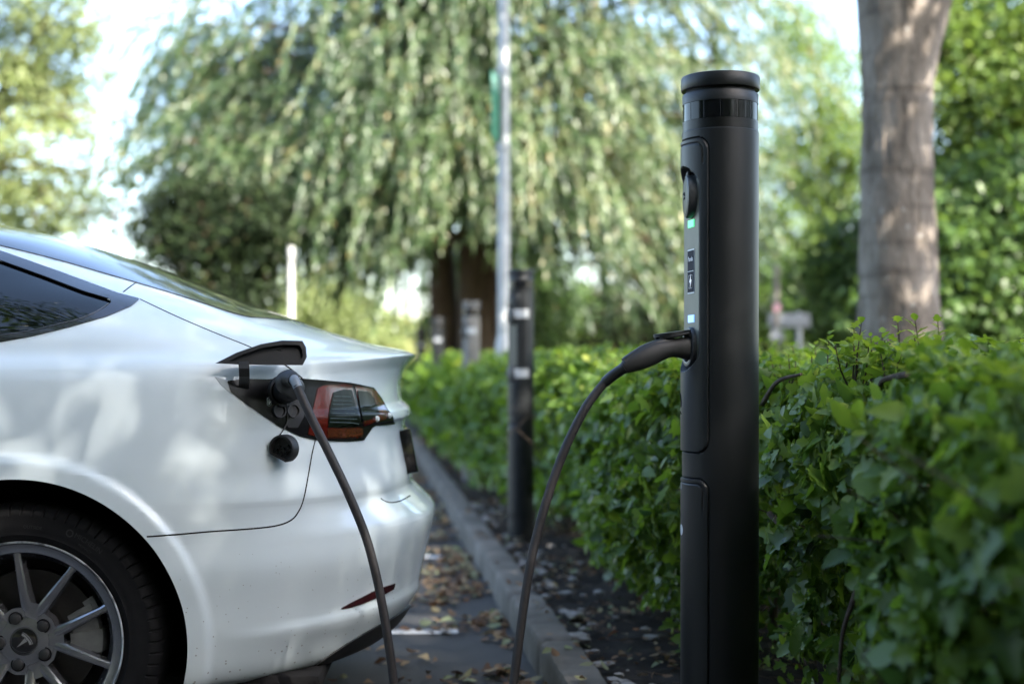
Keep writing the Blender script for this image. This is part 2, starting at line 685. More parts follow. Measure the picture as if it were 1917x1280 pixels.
def glassmat(name, tint):
    m = bpy.data.materials.new(name)
    m.use_nodes = True
    nt = m.node_tree
    nt.nodes.remove(nt.nodes["Principled BSDF"])
    tr = N(nt, "ShaderNodeBsdfTransparent", Color=(*tint, 1))
    gl = N(nt, "ShaderNodeBsdfGlossy", Roughness=0.01, Color=(0.9, 0.95, 0.95, 1))
    fr = N(nt, "ShaderNodeFresnel", IOR=1.5)
    mx = N(nt, "ShaderNodeMixShader")
    nt.links.new(fr.outputs["Fac"], mx.inputs["Fac"])
    nt.links.new(tr.outputs["BSDF"], mx.inputs[1])
    nt.links.new(gl.outputs["BSDF"], mx.inputs[2])
    nt.links.new(mx.outputs["Shader"], nt.nodes["Material Output"].inputs["Surface"])
    return m


car_glass = glassmat("tinted_glass", (0.16, 0.22, 0.19))

car = empty("parked_car", tuple(CL), TH)
tag(car, "white electric saloon car with charge flap raised, plugged into the black post", "car")

# ---- outlines traced on the near side
WIN_TRIM = [(-1500, 560), (-1150, 395), (-700, 352), (-300, 395), (0, 470), (100, 505), (220, 549), (262, 560), (245, 574), (200, 593),
            (130, 613), (60, 630), (0, 641), (-300, 668), (-900, 684), (-1500, 690)]
WIN_GLASS = [(-1450, 580), (-1140, 415), (-700, 372), (-300, 412), (0, 488), (78, 516), (157, 546), (205, 560), (209, 566), (196, 578), (157, 595),
             (78, 615), (0, 628), (-300, 654), (-900, 668), (-1450, 672)]

vb = np.concatenate([np.linspace(0, 1, 40), np.linspace(1, 1.7, 60)[1:], np.linspace(1.7, 2, 90)[1:], np.linspace(2, 3, 190)[1:]])
tb = np.sort(np.unique(np.concatenate([np.linspace(0, TK[-1], 230), TK[11:15], TK[16:28]])))
PB = grid(vb, tb)
PW = l2w(PB)
NB = gnormals(PB)
_i = np.argmin(np.abs(tb - TK[22]))
FLIP = 1.0 if NB[_i, 100, 1] < 0 else -1.0
NB *= FLIP


def arch(P):
    d = np.minimum(np.hypot(P[..., 0], P[..., 2] - 0.334), np.hypot(P[..., 0] + 2.875, P[..., 2] - 0.334)) - 0.396
    return np.where(P[..., 1] < -0.45, d, 0.1)


fwin = -polysd(WIN_GLASS, proj(PW)) / 700.0
fwin = np.where(PB[..., 1] < -0.2, fwin, 1.0)
fb = np.minimum(arch(PB), fwin)
Vn, Fn = clip_grid(PB, fb)
nV = len(Vn)
Vn = np.array(Vn)
Vm = Vn * np.array([1, -1, 1])
bodyF = [tuple(f) for f in Fn] + [tuple(i + nV for i in f[::-1]) for f in Fn]
body = pyobj("body", np.concatenate([Vn, Vm]), bodyF, paint, car)
bm = bmesh.new()
bm.from_mesh(body.data)
bmesh.ops.remove_doubles(bm, verts=[v for v in bm.verts if abs(v.co.y) < 1e-4], dist=2e-4)
bmesh.ops.recalc_face_normals(bm, faces=bm.faces)
bm.to_mesh(body.data)
bm.free()
body.data.polygons.foreach_set("use_smooth", [True] * len(body.data.polygons))
# return edge of the wheel arches and window openings is given by a thin inner skin
lin = PB - NB * 0.014
Vl, Fl = clip_grid(lin, np.minimum(fb, PB[..., 2] - 0.5))
Vl = np.array(Vl)
nl = len(Vl)
pyobj("inner_lining", np.concatenate([Vl, Vl * np.array([1, -1, 1])]), list(Fl) + [tuple(i + nl for i in f[::-1]) for f in Fl], liner_mat, car)

near_tree = BVHTree.FromPolygons([Vector(p) for p in PW.reshape(-1, 3)],
                                 [(i * len(vb) + j, i * len(vb) + j + 1, (i + 1) * len(vb) + j + 1, (i + 1) * len(vb) + j)
                                  for i in range(len(tb) - 1) for j in range(len(vb) - 1)])


def hit(px, py):
    d = Vector(at(px, py, 1.0) - CAMW).normalized()
    loc, nn, _, dist = near_tree.ray_cast(Vector(CAMW), d)
    if loc is None:
        return None, None
    if nn.dot(d) > 0:
        nn = -nn
    return np.array(loc), np.array(nn)


def panel(name, mat, f_of, off, parent, res=0.004, thick=None, mirror=False, vr=None, tr=None):
    """a piece of the body's own surface, cut to shape, standing off by `off`"""
    fc = f_of(PB)
    ii, jj = np.nonzero(fc > -0.03)
    v0, v1 = vb[max(jj.min() - 1, 0)], vb[min(jj.max() + 1, len(vb) - 1)]
    t0, t1 = tb[max(ii.min() - 1, 0)], tb[min(ii.max() + 1, len(tb) - 1)]
    if vr:
        v0, v1 = max(v0, vr[0]), min(v1, vr[1])
    A = surf(np.linspace(v0, v1, 50), np.full(50, (t0 + t1) / 2))
    lv = np.linalg.norm(np.diff(A, axis=0), axis=1).sum()
    B = surf(np.full(50, (v0 + v1) / 2), np.linspace(t0, t1, 50))
    ltt = np.linalg.norm(np.diff(B, axis=0), axis=1).sum()
    nv, nt_ = int(min(max(lv / res, 12), 420)), int(min(max(ltt / res, 12), 320))
    P = grid(np.linspace(v0, v1, nv), np.linspace(t0, t1, nt_))
    n = gnormals(P) * FLIP
    f = f_of(P)
    V, Fs = clip_grid(P + n * off, f)
    V, Fs = np.array(V), list(Fs)
    if thick:
        pass
    if mirror:
        k = len(V)
        Fs = Fs + [tuple(i + k for i in q[::-1]) for q in Fs]
        V = np.concatenate([V, V * np.array([1, -1, 1])])
    o = pyobj(name, V, Fs, mat, parent, recalc=False)
    # rim: a short skirt back to the body so that the piece has an edge
    bm = bmesh.new()
    bm.from_mesh(o.data)
    bmesh.ops.recalc_face_normals(bm, faces=bm.faces)
    bm.normal_update()
    be = [e for e in bm.edges if e.is_boundary]
    nrm = {v: v.normal.copy() for e in be for v in e.verts}
    ex = bmesh.ops.extrude_edge_only(bm, edges=be)
    for v in [g for g in ex["geom"] if isinstance(g, bmesh.types.BMVert)]:
        src = [e.other_vert(v) for e in v.link_edges if e.other_vert(v) in nrm]
        if src:
            v.co -= nrm[src[0]] * (off + 0.0015)
    for e in bm.edges:
        if len(e.link_faces) == 2 and e.calc_face_angle(0) > R(50):
            e.smooth = False
    bm.to_mesh(o.data)
    bm.free()
    o.data.polygons.foreach_set("use_smooth", [True] * len(o.data.polygons))
    return o


def px_f(poly, ylim=-0.12):
    def f(P):
        W = l2w(P)
        s = polysd(poly, proj(W)) / 760.0
        n = gnormals(P) * FLIP
        nw = np.stack([n[..., 0] * cth - n[..., 1] * sth, n[..., 0] * sth + n[..., 1] * cth, n[..., 2]], -1)
        face = ((CAMW - W) * nw).sum(-1)
        return np.where((face > -0.25) & (P[..., 1] < ylim), s, -1.0)
    return f


# ---- glass and trim
def ring(outer, inner):
    fo, fi = px_f(outer), px_f(inner)
    return lambda P: np.minimum(fo(P), -fi(P))


for sgn in (False, True):
    pass
win = panel("side_window", car_glass, px_f([(x, y) for x, y in WIN_TRIM]), -0.004, car, 0.006)
trim = panel("window_trim", gloss_black, ring(WIN_TRIM, WIN_GLASS), 0.0025, win, 0.004)
far_win = win.copy()
COL.objects.link(far_win)
far_win.scale = (1, -1, 1)
ft = trim.copy()
COL.objects.link(ft)
ft.parent = far_win
# bright bead along the lower edge of the quarter glass
bead = [hit(x, y)[0] for x, y in catmull([(0, 627.5), (50, 620), (78, 614.5), (120, 604.5), (157, 594), (185, 581), (204, 568)], 6)]
MB().tube([w2l(p) + np.array([0, -0.003, 0]) for p in bead], 0.0022, 6).build("window_bead", simple("bead_grey", (0.09, 0.10, 0.12), 0.25, 0.4), win)


def roof_f(P):
    x, y, z = P[..., 0], P[..., 1], P[..., 2]
    hw = np.interp(x, [-2.2, -1.2, -0.4, 0.1, 0.45, 0.53, 0.56, 0.575], [0.50, 0.54, 0.535, 0.55, 0.545, 0.50, 0.36, 0.0])
    xe = 0.575 - 0.10 * (np.abs(y) / 0.55) ** 3
    f = np.minimum(hw - np.abs(y), xe - x)
    f = np.minimum(f, x + 2.55)
    return np.where(z > 1.04, f, -1.0)


panel("glass_roof", gloss_black, roof_f, 0.003, car, 0.008, mirror=True)


# ---- panel gaps
def ribbon(name, lines, wdt=0.0042, off=0.0008, parent=None, mat=gap_mat):
    mb = MB()
    for ln in lines:
        pts, nrm = [], []
        for x, y in catmull(ln, 8):
            p, n = hit(x, y)
            if p is None:
                continue
            pts.append(w2l(p))
            nn = np.array([n[0] * cth + n[1] * sth, -n[0] * sth + n[1] * cth, n[2]])
            nrm.append(nn)
        V, Fs = [], []
        for i in range(len(pts)):
            t = pts[min(i + 1, len(pts) - 1)] - pts[max(i - 1, 0)]
            t /= np.linalg.norm(t) + 1e-9
            s = np.cross(nrm[i], t)
            s /= np.linalg.norm(s) + 1e-9
            V += [pts[i] + s * wdt / 2 + nrm[i] * 0.0002, pts[i] + nrm[i] * off, pts[i] - s * wdt / 2 + nrm[i] * 0.0002]
        for i in range(len(pts) - 1):
            a = i * 3
            Fs += [(a, a + 1, a + 4, a + 3), (a + 1, a + 2, a + 5, a + 4)]
        mb.add(V, Fs)
    return mb.build(name, mat, parent, merge=False)


for gl_ in (
    [(262, 560), (330, 592), (400, 622), (465, 648), (500, 664), (535, 684), (566, 708)],
    [(230, 547), (250, 532), (269, 520)],
    [(590, 824), (584, 850), (577, 890), (569, 931), (560, 955), (545, 973), (515, 984), (460, 990), (400, 994), (330, 1000), (275, 1004)],
    [(712, 932), (722, 938), (736, 940), (752, 936), (768, 927)],
):
    ribbon("panel_gap", [gl_], 0.0038, 0.0016, body)

# ---- tail light: black housing (with the charge port bay), red rim, smoked lenses, amber strip
LAMP = [(425, 713), (455, 709), (500, 710), (540, 706), (572, 709), (600, 711), (655, 716), (698, 725), (713, 745), (724, 765), (735, 782), (738, 793), (722, 795),
        (703, 796), (696, 800), (688, 812), (680, 824), (655, 826), (630, 826), (593, 824), (560, 816), (520, 797), (463, 758), (432, 734)]
lamp = panel("tail_light", bay_black, px_f(LAMP), 0.003, car, 0.003)
CH = [(425, 713), (455, 709), (540, 706), (572, 709), (578, 716), (572, 760), (566, 792), (562, 812), (520, 795), (463, 757), (432, 734)]
RED1 = [(593, 727), (606, 721), (640, 718), (656, 721), (664, 758), (676, 818), (640, 820), (600, 819), (575, 813), (582, 775)]
SM1 = [(621, 735), (640, 729), (655, 730), (665, 768), (674, 798), (640, 800), (611, 799), (614, 765)]
AMB = [(611, 802), (675, 801), (676, 816), (640, 818), (610, 817)]
RED2 = [(661, 722), (690, 727), (702, 733), (713, 752), (726, 776), (716, 786), (698, 789), (680, 797), (669, 750)]
SM2 = [(666, 731), (688, 734), (696, 745), (708, 776), (694, 784), (677, 789), (670, 757)]
for nm, poly, m, off in (("red_rim", RED1, red_lens, 0.0045), ("smoked_lens", SM1, smoke_lens, 0.0062), ("amber_strip", AMB, amber_lens, 0.0062),
                         ("red_rim", RED2, red_lens, 0.0045), ("smoked_lens", SM2, smoke_lens, 0.0062)):
    panel(nm, m, px_f(poly), off, lamp, 0.0025)
# bright bars seen inside the smoked lens
bars = MB()
for yy, x0, x1 in ((742, 622, 652), (750, 620, 655), (757, 619, 657), (766, 617, 660), (774, 616, 661), (783, 615, 664), (790, 614, 668), (762, 676, 694), (772, 678, 700)):
    q = [hit(x, yy + (x - x0) * 0.03) for x in np.linspace(x0, x1, 6)]
    bars.tube([w2l(p + n * 0.0064) for p, n in q], 0.0009, 6)
bars.build("lens_bars", simple("lens_bar", (0.05, 0.07, 0.055), 0.3), lamp)
for cx, cy, r in ((725, 778, 4.5), (702, 784, 4.0)):
    p, n = hit(cx, cy)
    mb = MB()
    mb.lathe([(0, 0.006), (0.006, 0.005), (0.0085, 0.0)], 16, Matrix.Translation(Vector(w2l(p + n * 0.006))) @ Vector(w2l(CL + n) - w2l(CL)).to_track_quat("Z", "Y").to_matrix().to_4x4())
    mb.build("reverse_lamp", simple("clear_lens", (0.55, 0.6, 0.62), 0.1, 0, 1.0), lamp)

# white corner tip of the charge-port cut-out and the lower bumper insert
panel("port_corner", simple("port_grey", (0.50, 0.54, 0.55), 0.4), px_f([(402, 705), (424, 711), (432, 734), (440, 742), (415, 722)]), 0.0015, car, 0.002)
DIFF = [(580, 1250), (600, 1236), (625, 1219), (650, 1203), (681, 1184), (705, 1171), (726, 1160), (745, 1148), (757, 1139), (771, 1128), (800, 1135), (800, 1300), (560, 1300)]
panel("diffuser", satin_black, px_f(DIFF, -0.02), 0.004, car, 0.004)
REFL = [(636, 1139), (655, 1128), (677, 1117), (700, 1105), (720, 1097), (739, 1091), (736, 1102), (722, 1110), (700, 1120), (677, 1129), (655, 1136)]
panel("rear_reflector", red_reflector, px_f(REFL), 0.003, car, 0.003)

# ---- number plate on its dark plinth, seen edge-on
pm = Matrix.Translation((0.868, 0, 0.742)) @ Matrix.Rotation(R(-11), 4, "Y")
plate = MB().box((0, 0, 0), (0.042, 0.36, 0.135), pm, 0.010).build("plate_plinth", gloss_black, car)
MB().box((0.012, -0.176, 0), (0.072, 0.010, 0.130), pm, 0.004).build("plinth_end", gloss_black, plate)
MB().box((0.0215, 0, 0), (0.005, 0.325, 0.112), pm, 0.002).build("number_plate", simple("plate_yellow", (0.45, 0.36, 0.07), 0.4), plate)

# ---- charge flap: hinged wing standing off the side, its hollow inner side to the viewer
FLAP = [(402.5, 680), (442, 660), (488, 644), (528, 637), (566.5, 637.6), (573, 650), (574.5, 668), (566.5, 683.5), (505, 683), (445, 682)]
FLIN = [(428, 676), (452, 664), (492, 650.5), (530, 645), (561, 646), (566, 655), (567, 667), (561, 676), (505, 677), (450, 677)]


def flap_pt(x, y, dd):
    d = 3.375 + (x - 402) / 172 * 0.065 + (683 - y) / 46 * 0.03
    return Vector(w2l(at(x, y, d + dd)))


bm = bmesh.new()


def dense(poly, k=3):
    out = []
    for i in range(len(poly)):
        a, b = np.array(poly[i]), np.array(poly[(i + 1) % len(poly)])
        for j in range(k):
            out.append(a + (b - a) * j / k)
    return out


fo_, fi_ = dense(FLAP), dense(FLIN)
# outer rim, front ring, recessed floor, back skin
n_ = len(fo_)
cen = np.mean(FLAP, axis=0)
Vf = [flap_pt(x, y, 0.004) for x, y in fo_]
Vf += [flap_pt(*(np.array(p) + (cen - np.array(p)) * 0.03), 0.0) for p in fo_]
Vf += [flap_pt(x, y, 0.0) for x, y in fi_]
Vf += [flap_pt(x, y, 0.014) for x, y in fi_]
Vf += [flap_pt(x, y, 0.024) for x, y in fo_]
Ff = []
for a, b in ((0, 1), (1, 2), (2, 3)):
    for i in range(n_):
        j = (i + 1) % n_
        Ff.append((a * n_ + i, a * n_ + j, b * n_ + j, b * n_ + i))
for i in range(n_):
    j = (i + 1) % n_
    Ff.append((i, 4 * n_ + i, 4 * n_ + j, j))
Ff.append(tuple(range(3 * n_, 4 * n_)))
Ff.append(tuple(range(5 * n_ - 1, 4 * n_ - 1, -1)))
bm.free()
flap = pyobj("charge_flap", Vf, Ff, simple("flap_black", (0.006, 0.0075, 0.009), 0.45, spec=0.18), car, recalc=True)
sharp(flap, 30)
mb = MB()
mb.box(flap_pt(523, 655, 0.014), (0.012, 0.004, 0.005), None, 0.001)
mb.build("flap_sensor", plastic_black, flap)
arm = [(456, 676, 3.392), (457, 690, 3.385), (457.5, 705, 3.395), (457, 718, 3.43), (456, 728, 3.462)]
Va, Fa = [], []
for x, y, d in arm:
    for dx, dd in ((-10, 0), (10, 0), (10, 0.01), (-10, 0.01)):
        Va.append(w2l(at(x + dx, y, d + dd)))
for i in range(len(arm) - 1):
    for k in range(4):
        Fa.append((i * 4 + k, i * 4 + (k + 1) % 4, i * 4 + 4 + (k + 1) % 4, i * 4 + 4 + k))
Fa += [(0, 1, 2, 3), (16, 17, 18, 19)]
pyobj("flap_hinge", Va, Fa, plastic_black, flap, smooth=False, recalc=True)

# ---- charge port: socket rim, lower pair of contacts, symbol
port, pn = hit(527, 733)
portL = w2l(port)
pnL = w2l(CL + pn) - w2l(CL)
pq = Vector(pnL).to_track_quat("Z", "Y").to_matrix().to_4x4()
pM = Matrix.Translation(Vector(portL)) @ pq
sock = MB().lathe([(0.0, 0.002), (0.030, 0.002), (0.033, 0.010), (0.038, 0.010), (0.040, 0.002)], 36, pM).build("charge_port", plastic_black, car)
p2, n2 = hit(530, 768)
loz = []
for cx in (521, 547):
    p, n = hit(cx, 769)
    mb = MB().lathe([(0.0, 0.001), (0.013, 0.001), (0.0145, 0.007), (0.0175, 0.007), (0.0185, 0.001)], 28, Matrix.Translation(Vector(w2l(p + n * 0.003))) @ pq)
    mb.build("contact_well", plastic_black, sock)
sym = MB()
for cy in (748.5, 755.5):
    p, n = hit(502.5, cy)
    Mh = Matrix.Translation(Vector(w2l(p + n * 0.0042))) @ pq
    for k in range(6):
        a, b2 = R(60 * k + 30), R(60 * k + 90)
        sym.tube([Mh @ Vector((0.0062 * math.cos(a), 0.0062 * math.sin(a), 0)), Mh @ Vector((0.0062 * math.cos(b2), 0.0062 * math.sin(b2), 0))], 0.0008, 5)
    sym.lathe([(0, 0.001), (0.0022, 0.001), (0.0026, 0)], 10, Mh)
sym.build("port_symbol", simple("symbol_white", (0.6, 0.66, 0.7), 0.5), sock)
# inner fold of the bay beside the lamp
p, n = hit(560, 778)
panel("port_cover", simple("port_dark", (0.03, 0.03, 0.034), 0.25, 0, 0.5), px_f([(545, 742), (566, 730), (572, 745), (567, 780), (556, 800), (538, 800), (534, 792), (548, 770)]), 0.0045, sock, 0.002)

# ---- dust cap hanging on its cord
cp, cn = hit(536, 838)
capc = Vector(w2l(cp)) + Vector((0, -0.030, 0))
cM = Matrix.Translation(capc) @ Matrix.Rotation(R(90), 4, "X") @ Matrix.Rotation(R(-20), 4, "Y")


def capshape(r):
    pts = []
    for k in range(40):
        a = 2 * math.pi * k / 40
        x, y = r * math.cos(a), r * math.sin(a)
        # flat lower edge
        nx, ny = math.sin(R(-24)), -math.cos(R(-24))
        dd = x * nx + y * ny
        if dd > r * 0.72:
            x -= nx * (dd - r * 0.72)
            y -= ny * (dd - r * 0.72)
        pts.append((x, y))
    return pts


Vc, Fc_ = [], []
prof = [(0.031, -0.012), (0.0345, -0.009), (0.0345, 0.018), (0.0325, 0.021), (0.0285, 0.021), (0.0275, 0.006)]
for r, h in prof:
    Vc += [cM @ Vector((x, y, h)) for x, y in capshape(r)]
for i in range(len(prof) - 1):
    for k in range(40):
        j = (k + 1) % 40
        Fc_.append((i * 40 + k, i * 40 + j, i * 40 + 40 + j, i * 40 + 40 + k))
Fc_ += [tuple(range(40)), tuple(range(5 * 40, 6 * 40))]
cap = pyobj("port_cap", Vc, Fc_, plastic_black, car, recalc=True)
sharp(cap, 35)
pins = MB()
for x, y in ((0, 0), (0.012, 0.006), (-0.012, 0.006), (0.007, -0.011), (-0.008, -0.011), (0.018, -0.006), (-0.018, -0.004)):
    pins.lathe([(0.0024, 0.014), (0.0045, 0.014), (0.0050, 0.006)], 12, cM @ Matrix.Translation((x, y, 0)))
pins.build("cap_pins", satin_black, cap)
s0, s1 = hit(536, 745)[0], hit(540, 792)[0]
cord = catmull([w2l(hit(537, 748)[0]) + [0, -0.02, 0], w2l(hit(539.5, 770)[0]) + [0, -0.012, 0], w2l(hit(538, 790)[0]) + [0, -0.008, 0], w2l(hit(530, 806)[0]) + [0, -0.009, 0],
                w2l(hit(521, 818)[0]) + [0, -0.014, 0], np.array(capc + Vector((-0.024, 0, 0.026)))], 8)
MB().tube(cord, 0.0016, 8).build("cap_cord", satin_black, cap)


# ---- wheels
scuffed = noisy("scuffed_edge", 14, [(0.42, (0.22, 0.23, 0.25)), (0.52, (0.75, 0.77, 0.8))], (0.2, 0.5), 0.4, 160, metal=0.9)
moulded = simple("moulded_rubber", (0.013, 0.013, 0.014), 0.5)
def make_wheel(xw, side):
    """side -1 near, +1 far"""
    wr = bpy.data.objects.new("wheel", None)
    COL.objects.link(wr)
    wr.parent = car
    wr.location = (xw, side * 0.885, 0.334)
    wr.rotation_euler = (R(90), 0, 0) if side < 0 else (R(-90), 0, 0)      # local +Z points outwards
    # tyre
    prof = [(0.236, -0.205), (0.262, -0.222), (0.300, -0.225), (0.322, -0.214), (0.332, -0.195), (0.334, -0.12), (0.334, -0.05), (0.3325, -0.030), (0.328, -0.016), (0.320, -0.006),
            (0.311, 0.000), (0.305, 0.0015), (0.302, 0.0005), (0.285, 0.0045), (0.270, 0.0040), (0.262, 0.0025), (0.2595, 0.0035), (0.257, 0.0005), (0.248, -0.003), (0.240, -0.008), (0.2365, -0.012), (0.236, -0.02)]
    V, Fs = [], []
    seg = 576
    for k in range(seg):
        a = 2 * math.pi * k / seg
        for r, z in prof:
            if 0.309 < r < 0.333 and z > -0.04 and k % 8 == 0:
                r -= 0.0045
                z -= 0.003
            V.append((r * math.cos(a), r * math.sin(a), z))
    m = len(prof)
    for k in range(seg):
        k2 = (k + 1) % seg
        for i in range(m - 1):
            Fs.append((k * m + i, k2 * m + i, k2 * m + i + 1, k * m + i + 1))
    ty = pyobj("tyre", V, Fs, rubber, wr, recalc=True)
    sharp(ty, 40)
    # moulded lettering on the sidewall

    def curved(txt, size, rad, ang, flip=False):
        TV, TF = text_mesh(txt, size)
        out = []
        for v in TV:
            a = R(ang) - v.x / rad
            r = rad + v.y
            zz = 0.0052 if rad > 0.265 else 0.0036
            out.append((r * math.cos(a), r * math.sin(a), zz))
        MB().add(out, TF).build("tyre_lettering", moulded, ty, merge=False)
    curved("MICHELIN", 0.017, 0.289, 56)
    curved("PRIMACY", 0.009, 0.273, 56)
    curved("OUTSIDE", 0.011, 0.279, 84)
    curved("MICHELIN", 0.017, 0.289, 236)
    a = R(66)
    MB().lathe([(0.006, 0.0), (0.0095, 0.0)], 20, Matrix.Translation((0.288 * math.cos(a), 0.288 * math.sin(a), 0.0053))).build("tyre_mark", moulded, ty, merge=False)
    # rim
    rim = MB()
    rim.lathe([(0.236, -0.20), (0.2, -0.19), (0.19, -0.12), (0.196, -0.06), (0.205, -0.03), (0.214, -0.016)], 96)
    rb = rim.build("rim_barrel", rim_dark, wr)
    lip = MB()
    lip.lathe([(0.205, -0.030), (0.216, -0.013), (0.228, -0.008), (0.2355, -0.006), (0.240, -0.001), (0.2425, 0.0005), (0.2440, -0.003), (0.240, -0.010)], 128)
    # five V-shaped double spokes
    for k in range(5):
        c0 = 3.1 + 72 * k
        e0, f0 = Vector((math.cos(R(c0)), math.sin(R(c0)), 0)), Vector((-math.sin(R(c0)), math.cos(R(c0)), 0))
        V = []
        for r_, w_, z_ in ((0.034, 0.016, -0.0262), (0.055, 0.0155, -0.0285), (0.078, 0.0195, -0.0285), (0.095, 0.019, -0.027)):
            for o, dz in ((-1.15, -0.03), (-1.0, -0.002), (0, 0.0), (1.0, -0.002), (1.15, -0.03)):
                V.append(e0 * r_ + f0 * (o * w_) + Vector((0, 0, z_ + dz)))
        lip.add(V, [(i * 5 + j, i * 5 + j + 1, i * 5 + 6 + j, i * 5 + 5 + j) for i in range(3) for j in range(4)])
        for s in (-1, 1):
            a1 = R(c0 + s * 19.2)
            secs = []
            A_ = np.array([0.066 * math.cos(R(c0 + s * 9)), 0.066 * math.sin(R(c0 + s * 9))])
            B_ = np.array([0.2225 * math.cos(a1), 0.2225 * math.sin(a1)])
            for q in np.linspace(0, 1, 9):
                pt = A_ + (B_ - A_) * q
                r, aa = float(np.hypot(*pt)), math.atan2(pt[1], pt[0])
                wd = 0.0128 - 0.0048 * min(1, q * 1.2) + 0.004 * max(0, (q - 0.9) / 0.1)
                zz = -0.031 + 0.017 * math.sin(min(1, q * 1.15) * math.pi * 0.5) - 0.002 * q
                secs.append((r, aa, wd, zz))
            dirv = (B_ - A_) / np.linalg.norm(B_ - A_)
            ang_ = math.atan2(dirv[1], dirv[0])
            V, Fs = [], []
            for r, aa, wd, zz in secs:
                e = Vector((math.cos(aa), math.sin(aa), 0))
                f = Vector((-math.sin(ang_), math.cos(ang_), 0))
                for o, dz in ((-1.25, -0.030), (-1.0, -0.003), (-0.55, 0.0), (0.55, 0.0), (1.0, -0.003), (1.25, -0.030)):
                    V.append(e * r + f * (o * wd) + Vector((0, 0, zz + dz)))
            for i in range(len(secs) - 1):
                for j in range(5):
                    Fs.append((i * 6 + j, i * 6 + j + 1, i * 6 + 7 + j, i * 6 + 6 + j))
            lip.add(V, Fs)
    # hub with lug bosses
    lip.lathe([(0.0, -0.028), (0.032, -0.028), (0.034, -0.0245), (0.040, -0.0245), (0.058, -0.027), (0.062, -0.034), (0.063, -0.06)], 60)
    for k in range(5):
        a = R(39 + 72 * k)
        cx, cy = 0.0575 * math.cos(a), 0.0575 * math.sin(a)
        e = Vector((math.cos(a), math.sin(a), 0))
        f = Vector((-math.sin(a), math.cos(a), 0))
        # pointed pocket wall round the nut
        poly = [(-0.022, -0.018), (0.004, -0.024), (0.020, -0.023), (0.026, 0.0), (0.020, 0.023), (0.004, 0.024), (-0.022, 0.018)]
        top = [Vector((cx, cy, 0)) + e * x + f * y for x, y in poly]
        V = [p + Vector((0, 0, -0.0275)) for p in top] + [p * 1.0 + Vector((0, 0, -0.07)) for p in top]
        inner = [Vector((cx + 0.0172 * math.cos(q), cy + 0.0172 * math.sin(q), -0.0275)) for q in np.linspace(0, 2 * math.pi, 25)[:-1]]
        lip.add(V, [(i, (i + 1) % 7, 7 + (i + 1) % 7, 7 + i) for i in range(7)] + [tuple(range(7))])
    ro = lip.build("rim", rim_mat, wr, deg=30)
    MB().lathe([(0.2395, 0.0002), (0.2412, 0.0014), (0.2430, 0.0014), (0.2440, -0.0002)], 128).build("rim_edge", scuffed, ro)
    for k in range(5):
        a = R(39 + 72 * k)
        M_ = Matrix.Translation((0.0575 * math.cos(a), 0.0575 * math.sin(a), 0))
        well = MB().lathe([(0.0, -0.0262), (0.0172, -0.0262), (0.0176, -0.0272)], 28, M_)
        wo = well.build("nut_pocket", gap_mat, ro)
        nut = MB().lathe([(0.0, -0.0185), (0.009, -0.0187), (0.0125, -0.0205), (0.0140, -0.0262)], 24, M_)
        nut.build("wheel_nut", plastic_black, ro)
    ccap = MB().lathe([(0.0, -0.0215), (0.026, -0.0218), (0.0300, -0.0232), (0.0305, -0.0265)], 40).build("centre_cap", gloss_black, ro)
    # T emblem (turned with the wheel)
    em = MB()
    rotm = Matrix.Rotation(R(-50), 4, "Z")

    def fr(x, y, h):
        return rotm @ Vector((x, y, h))
    stem = [(-0.0050, 0.0085), (0.0, 0.0066), (0.0050, 0.0085), (0.0, -0.0215)]
    em.prism(stem, -0.0222, -0.0205, fr)
    armp = [(-0.0175, 0.0115), (-0.010, 0.0135), (0, 0.0142), (0.010, 0.0135), (0.0175, 0.0115), (0.0150, 0.0062), (0.0085, 0.0085), (0.0045, 0.0098), (0, 0.0070), (-0.0045, 0.0098), (-0.0085, 0.0085), (-0.0150, 0.0062)]
    em.prism(armp, -0.0222, -0.0205, fr)
    arc = [(-0.0188, 0.0140), (-0.010, 0.0170), (0, 0.0180), (0.010, 0.0170), (0.0188, 0.0140), (0.0182, 0.0126), (0.010, 0.0153), (0, 0.0161), (-0.010, 0.0153), (-0.0182, 0.0126)]
    em.prism(arc, -0.0222, -0.0205, fr)
    em.build("wheel_emblem", chrome, ccap, smooth=False)
    # brake
    MB().lathe([(0.07, -0.082), (0.165, -0.082), (0.167, -0.086), (0.167, -0.10), (0.07, -0.104)], 72).build("brake_disc", steel, wr)
    cal = MB()
    sg = 1
    for a0, a1, r0, r1, z0, z1 in ((-14, 30, 0.105, 0.178, -0.075, -0.048), (-10, 8, 0.10, 0.186, -0.10, -0.044), (18, 34, 0.15, 0.190, -0.11, -0.052)):
        V = []
        ns = 8
        for q in np.linspace(a0, a1, ns):
            c, s_ = math.cos(R(q)), math.sin(R(q))
            V += [(r0 * c, r0 * s_, z0), (r1 * c, r1 * s_, z0), (r1 * c * 0.985, r1 * s_ * 0.985, z1), (r0 * c * 1.06, r0 * s_ * 1.06, z1)]
        Fs = []
        for i in range(ns - 1):
            for k in range(4):
                Fs.append((i * 4 + k, i * 4 + (k + 1) % 4, i * 4 + 4 + (k + 1) % 4, i * 4 + 4 + k))
        Fs += [(0, 1, 2, 3), ((ns - 1) * 4, (ns - 1) * 4 + 3, (ns - 1) * 4 + 2, (ns - 1) * 4 + 1)]
        cal.add(V, Fs)
    cal.build("brake_caliper", cast, wr, deg=40)
    MB().lathe([(0.0, -0.11), (0.228, -0.11)], 40).build("back_plate", liner_mat, wr)
    # dark arch tub
    return wr


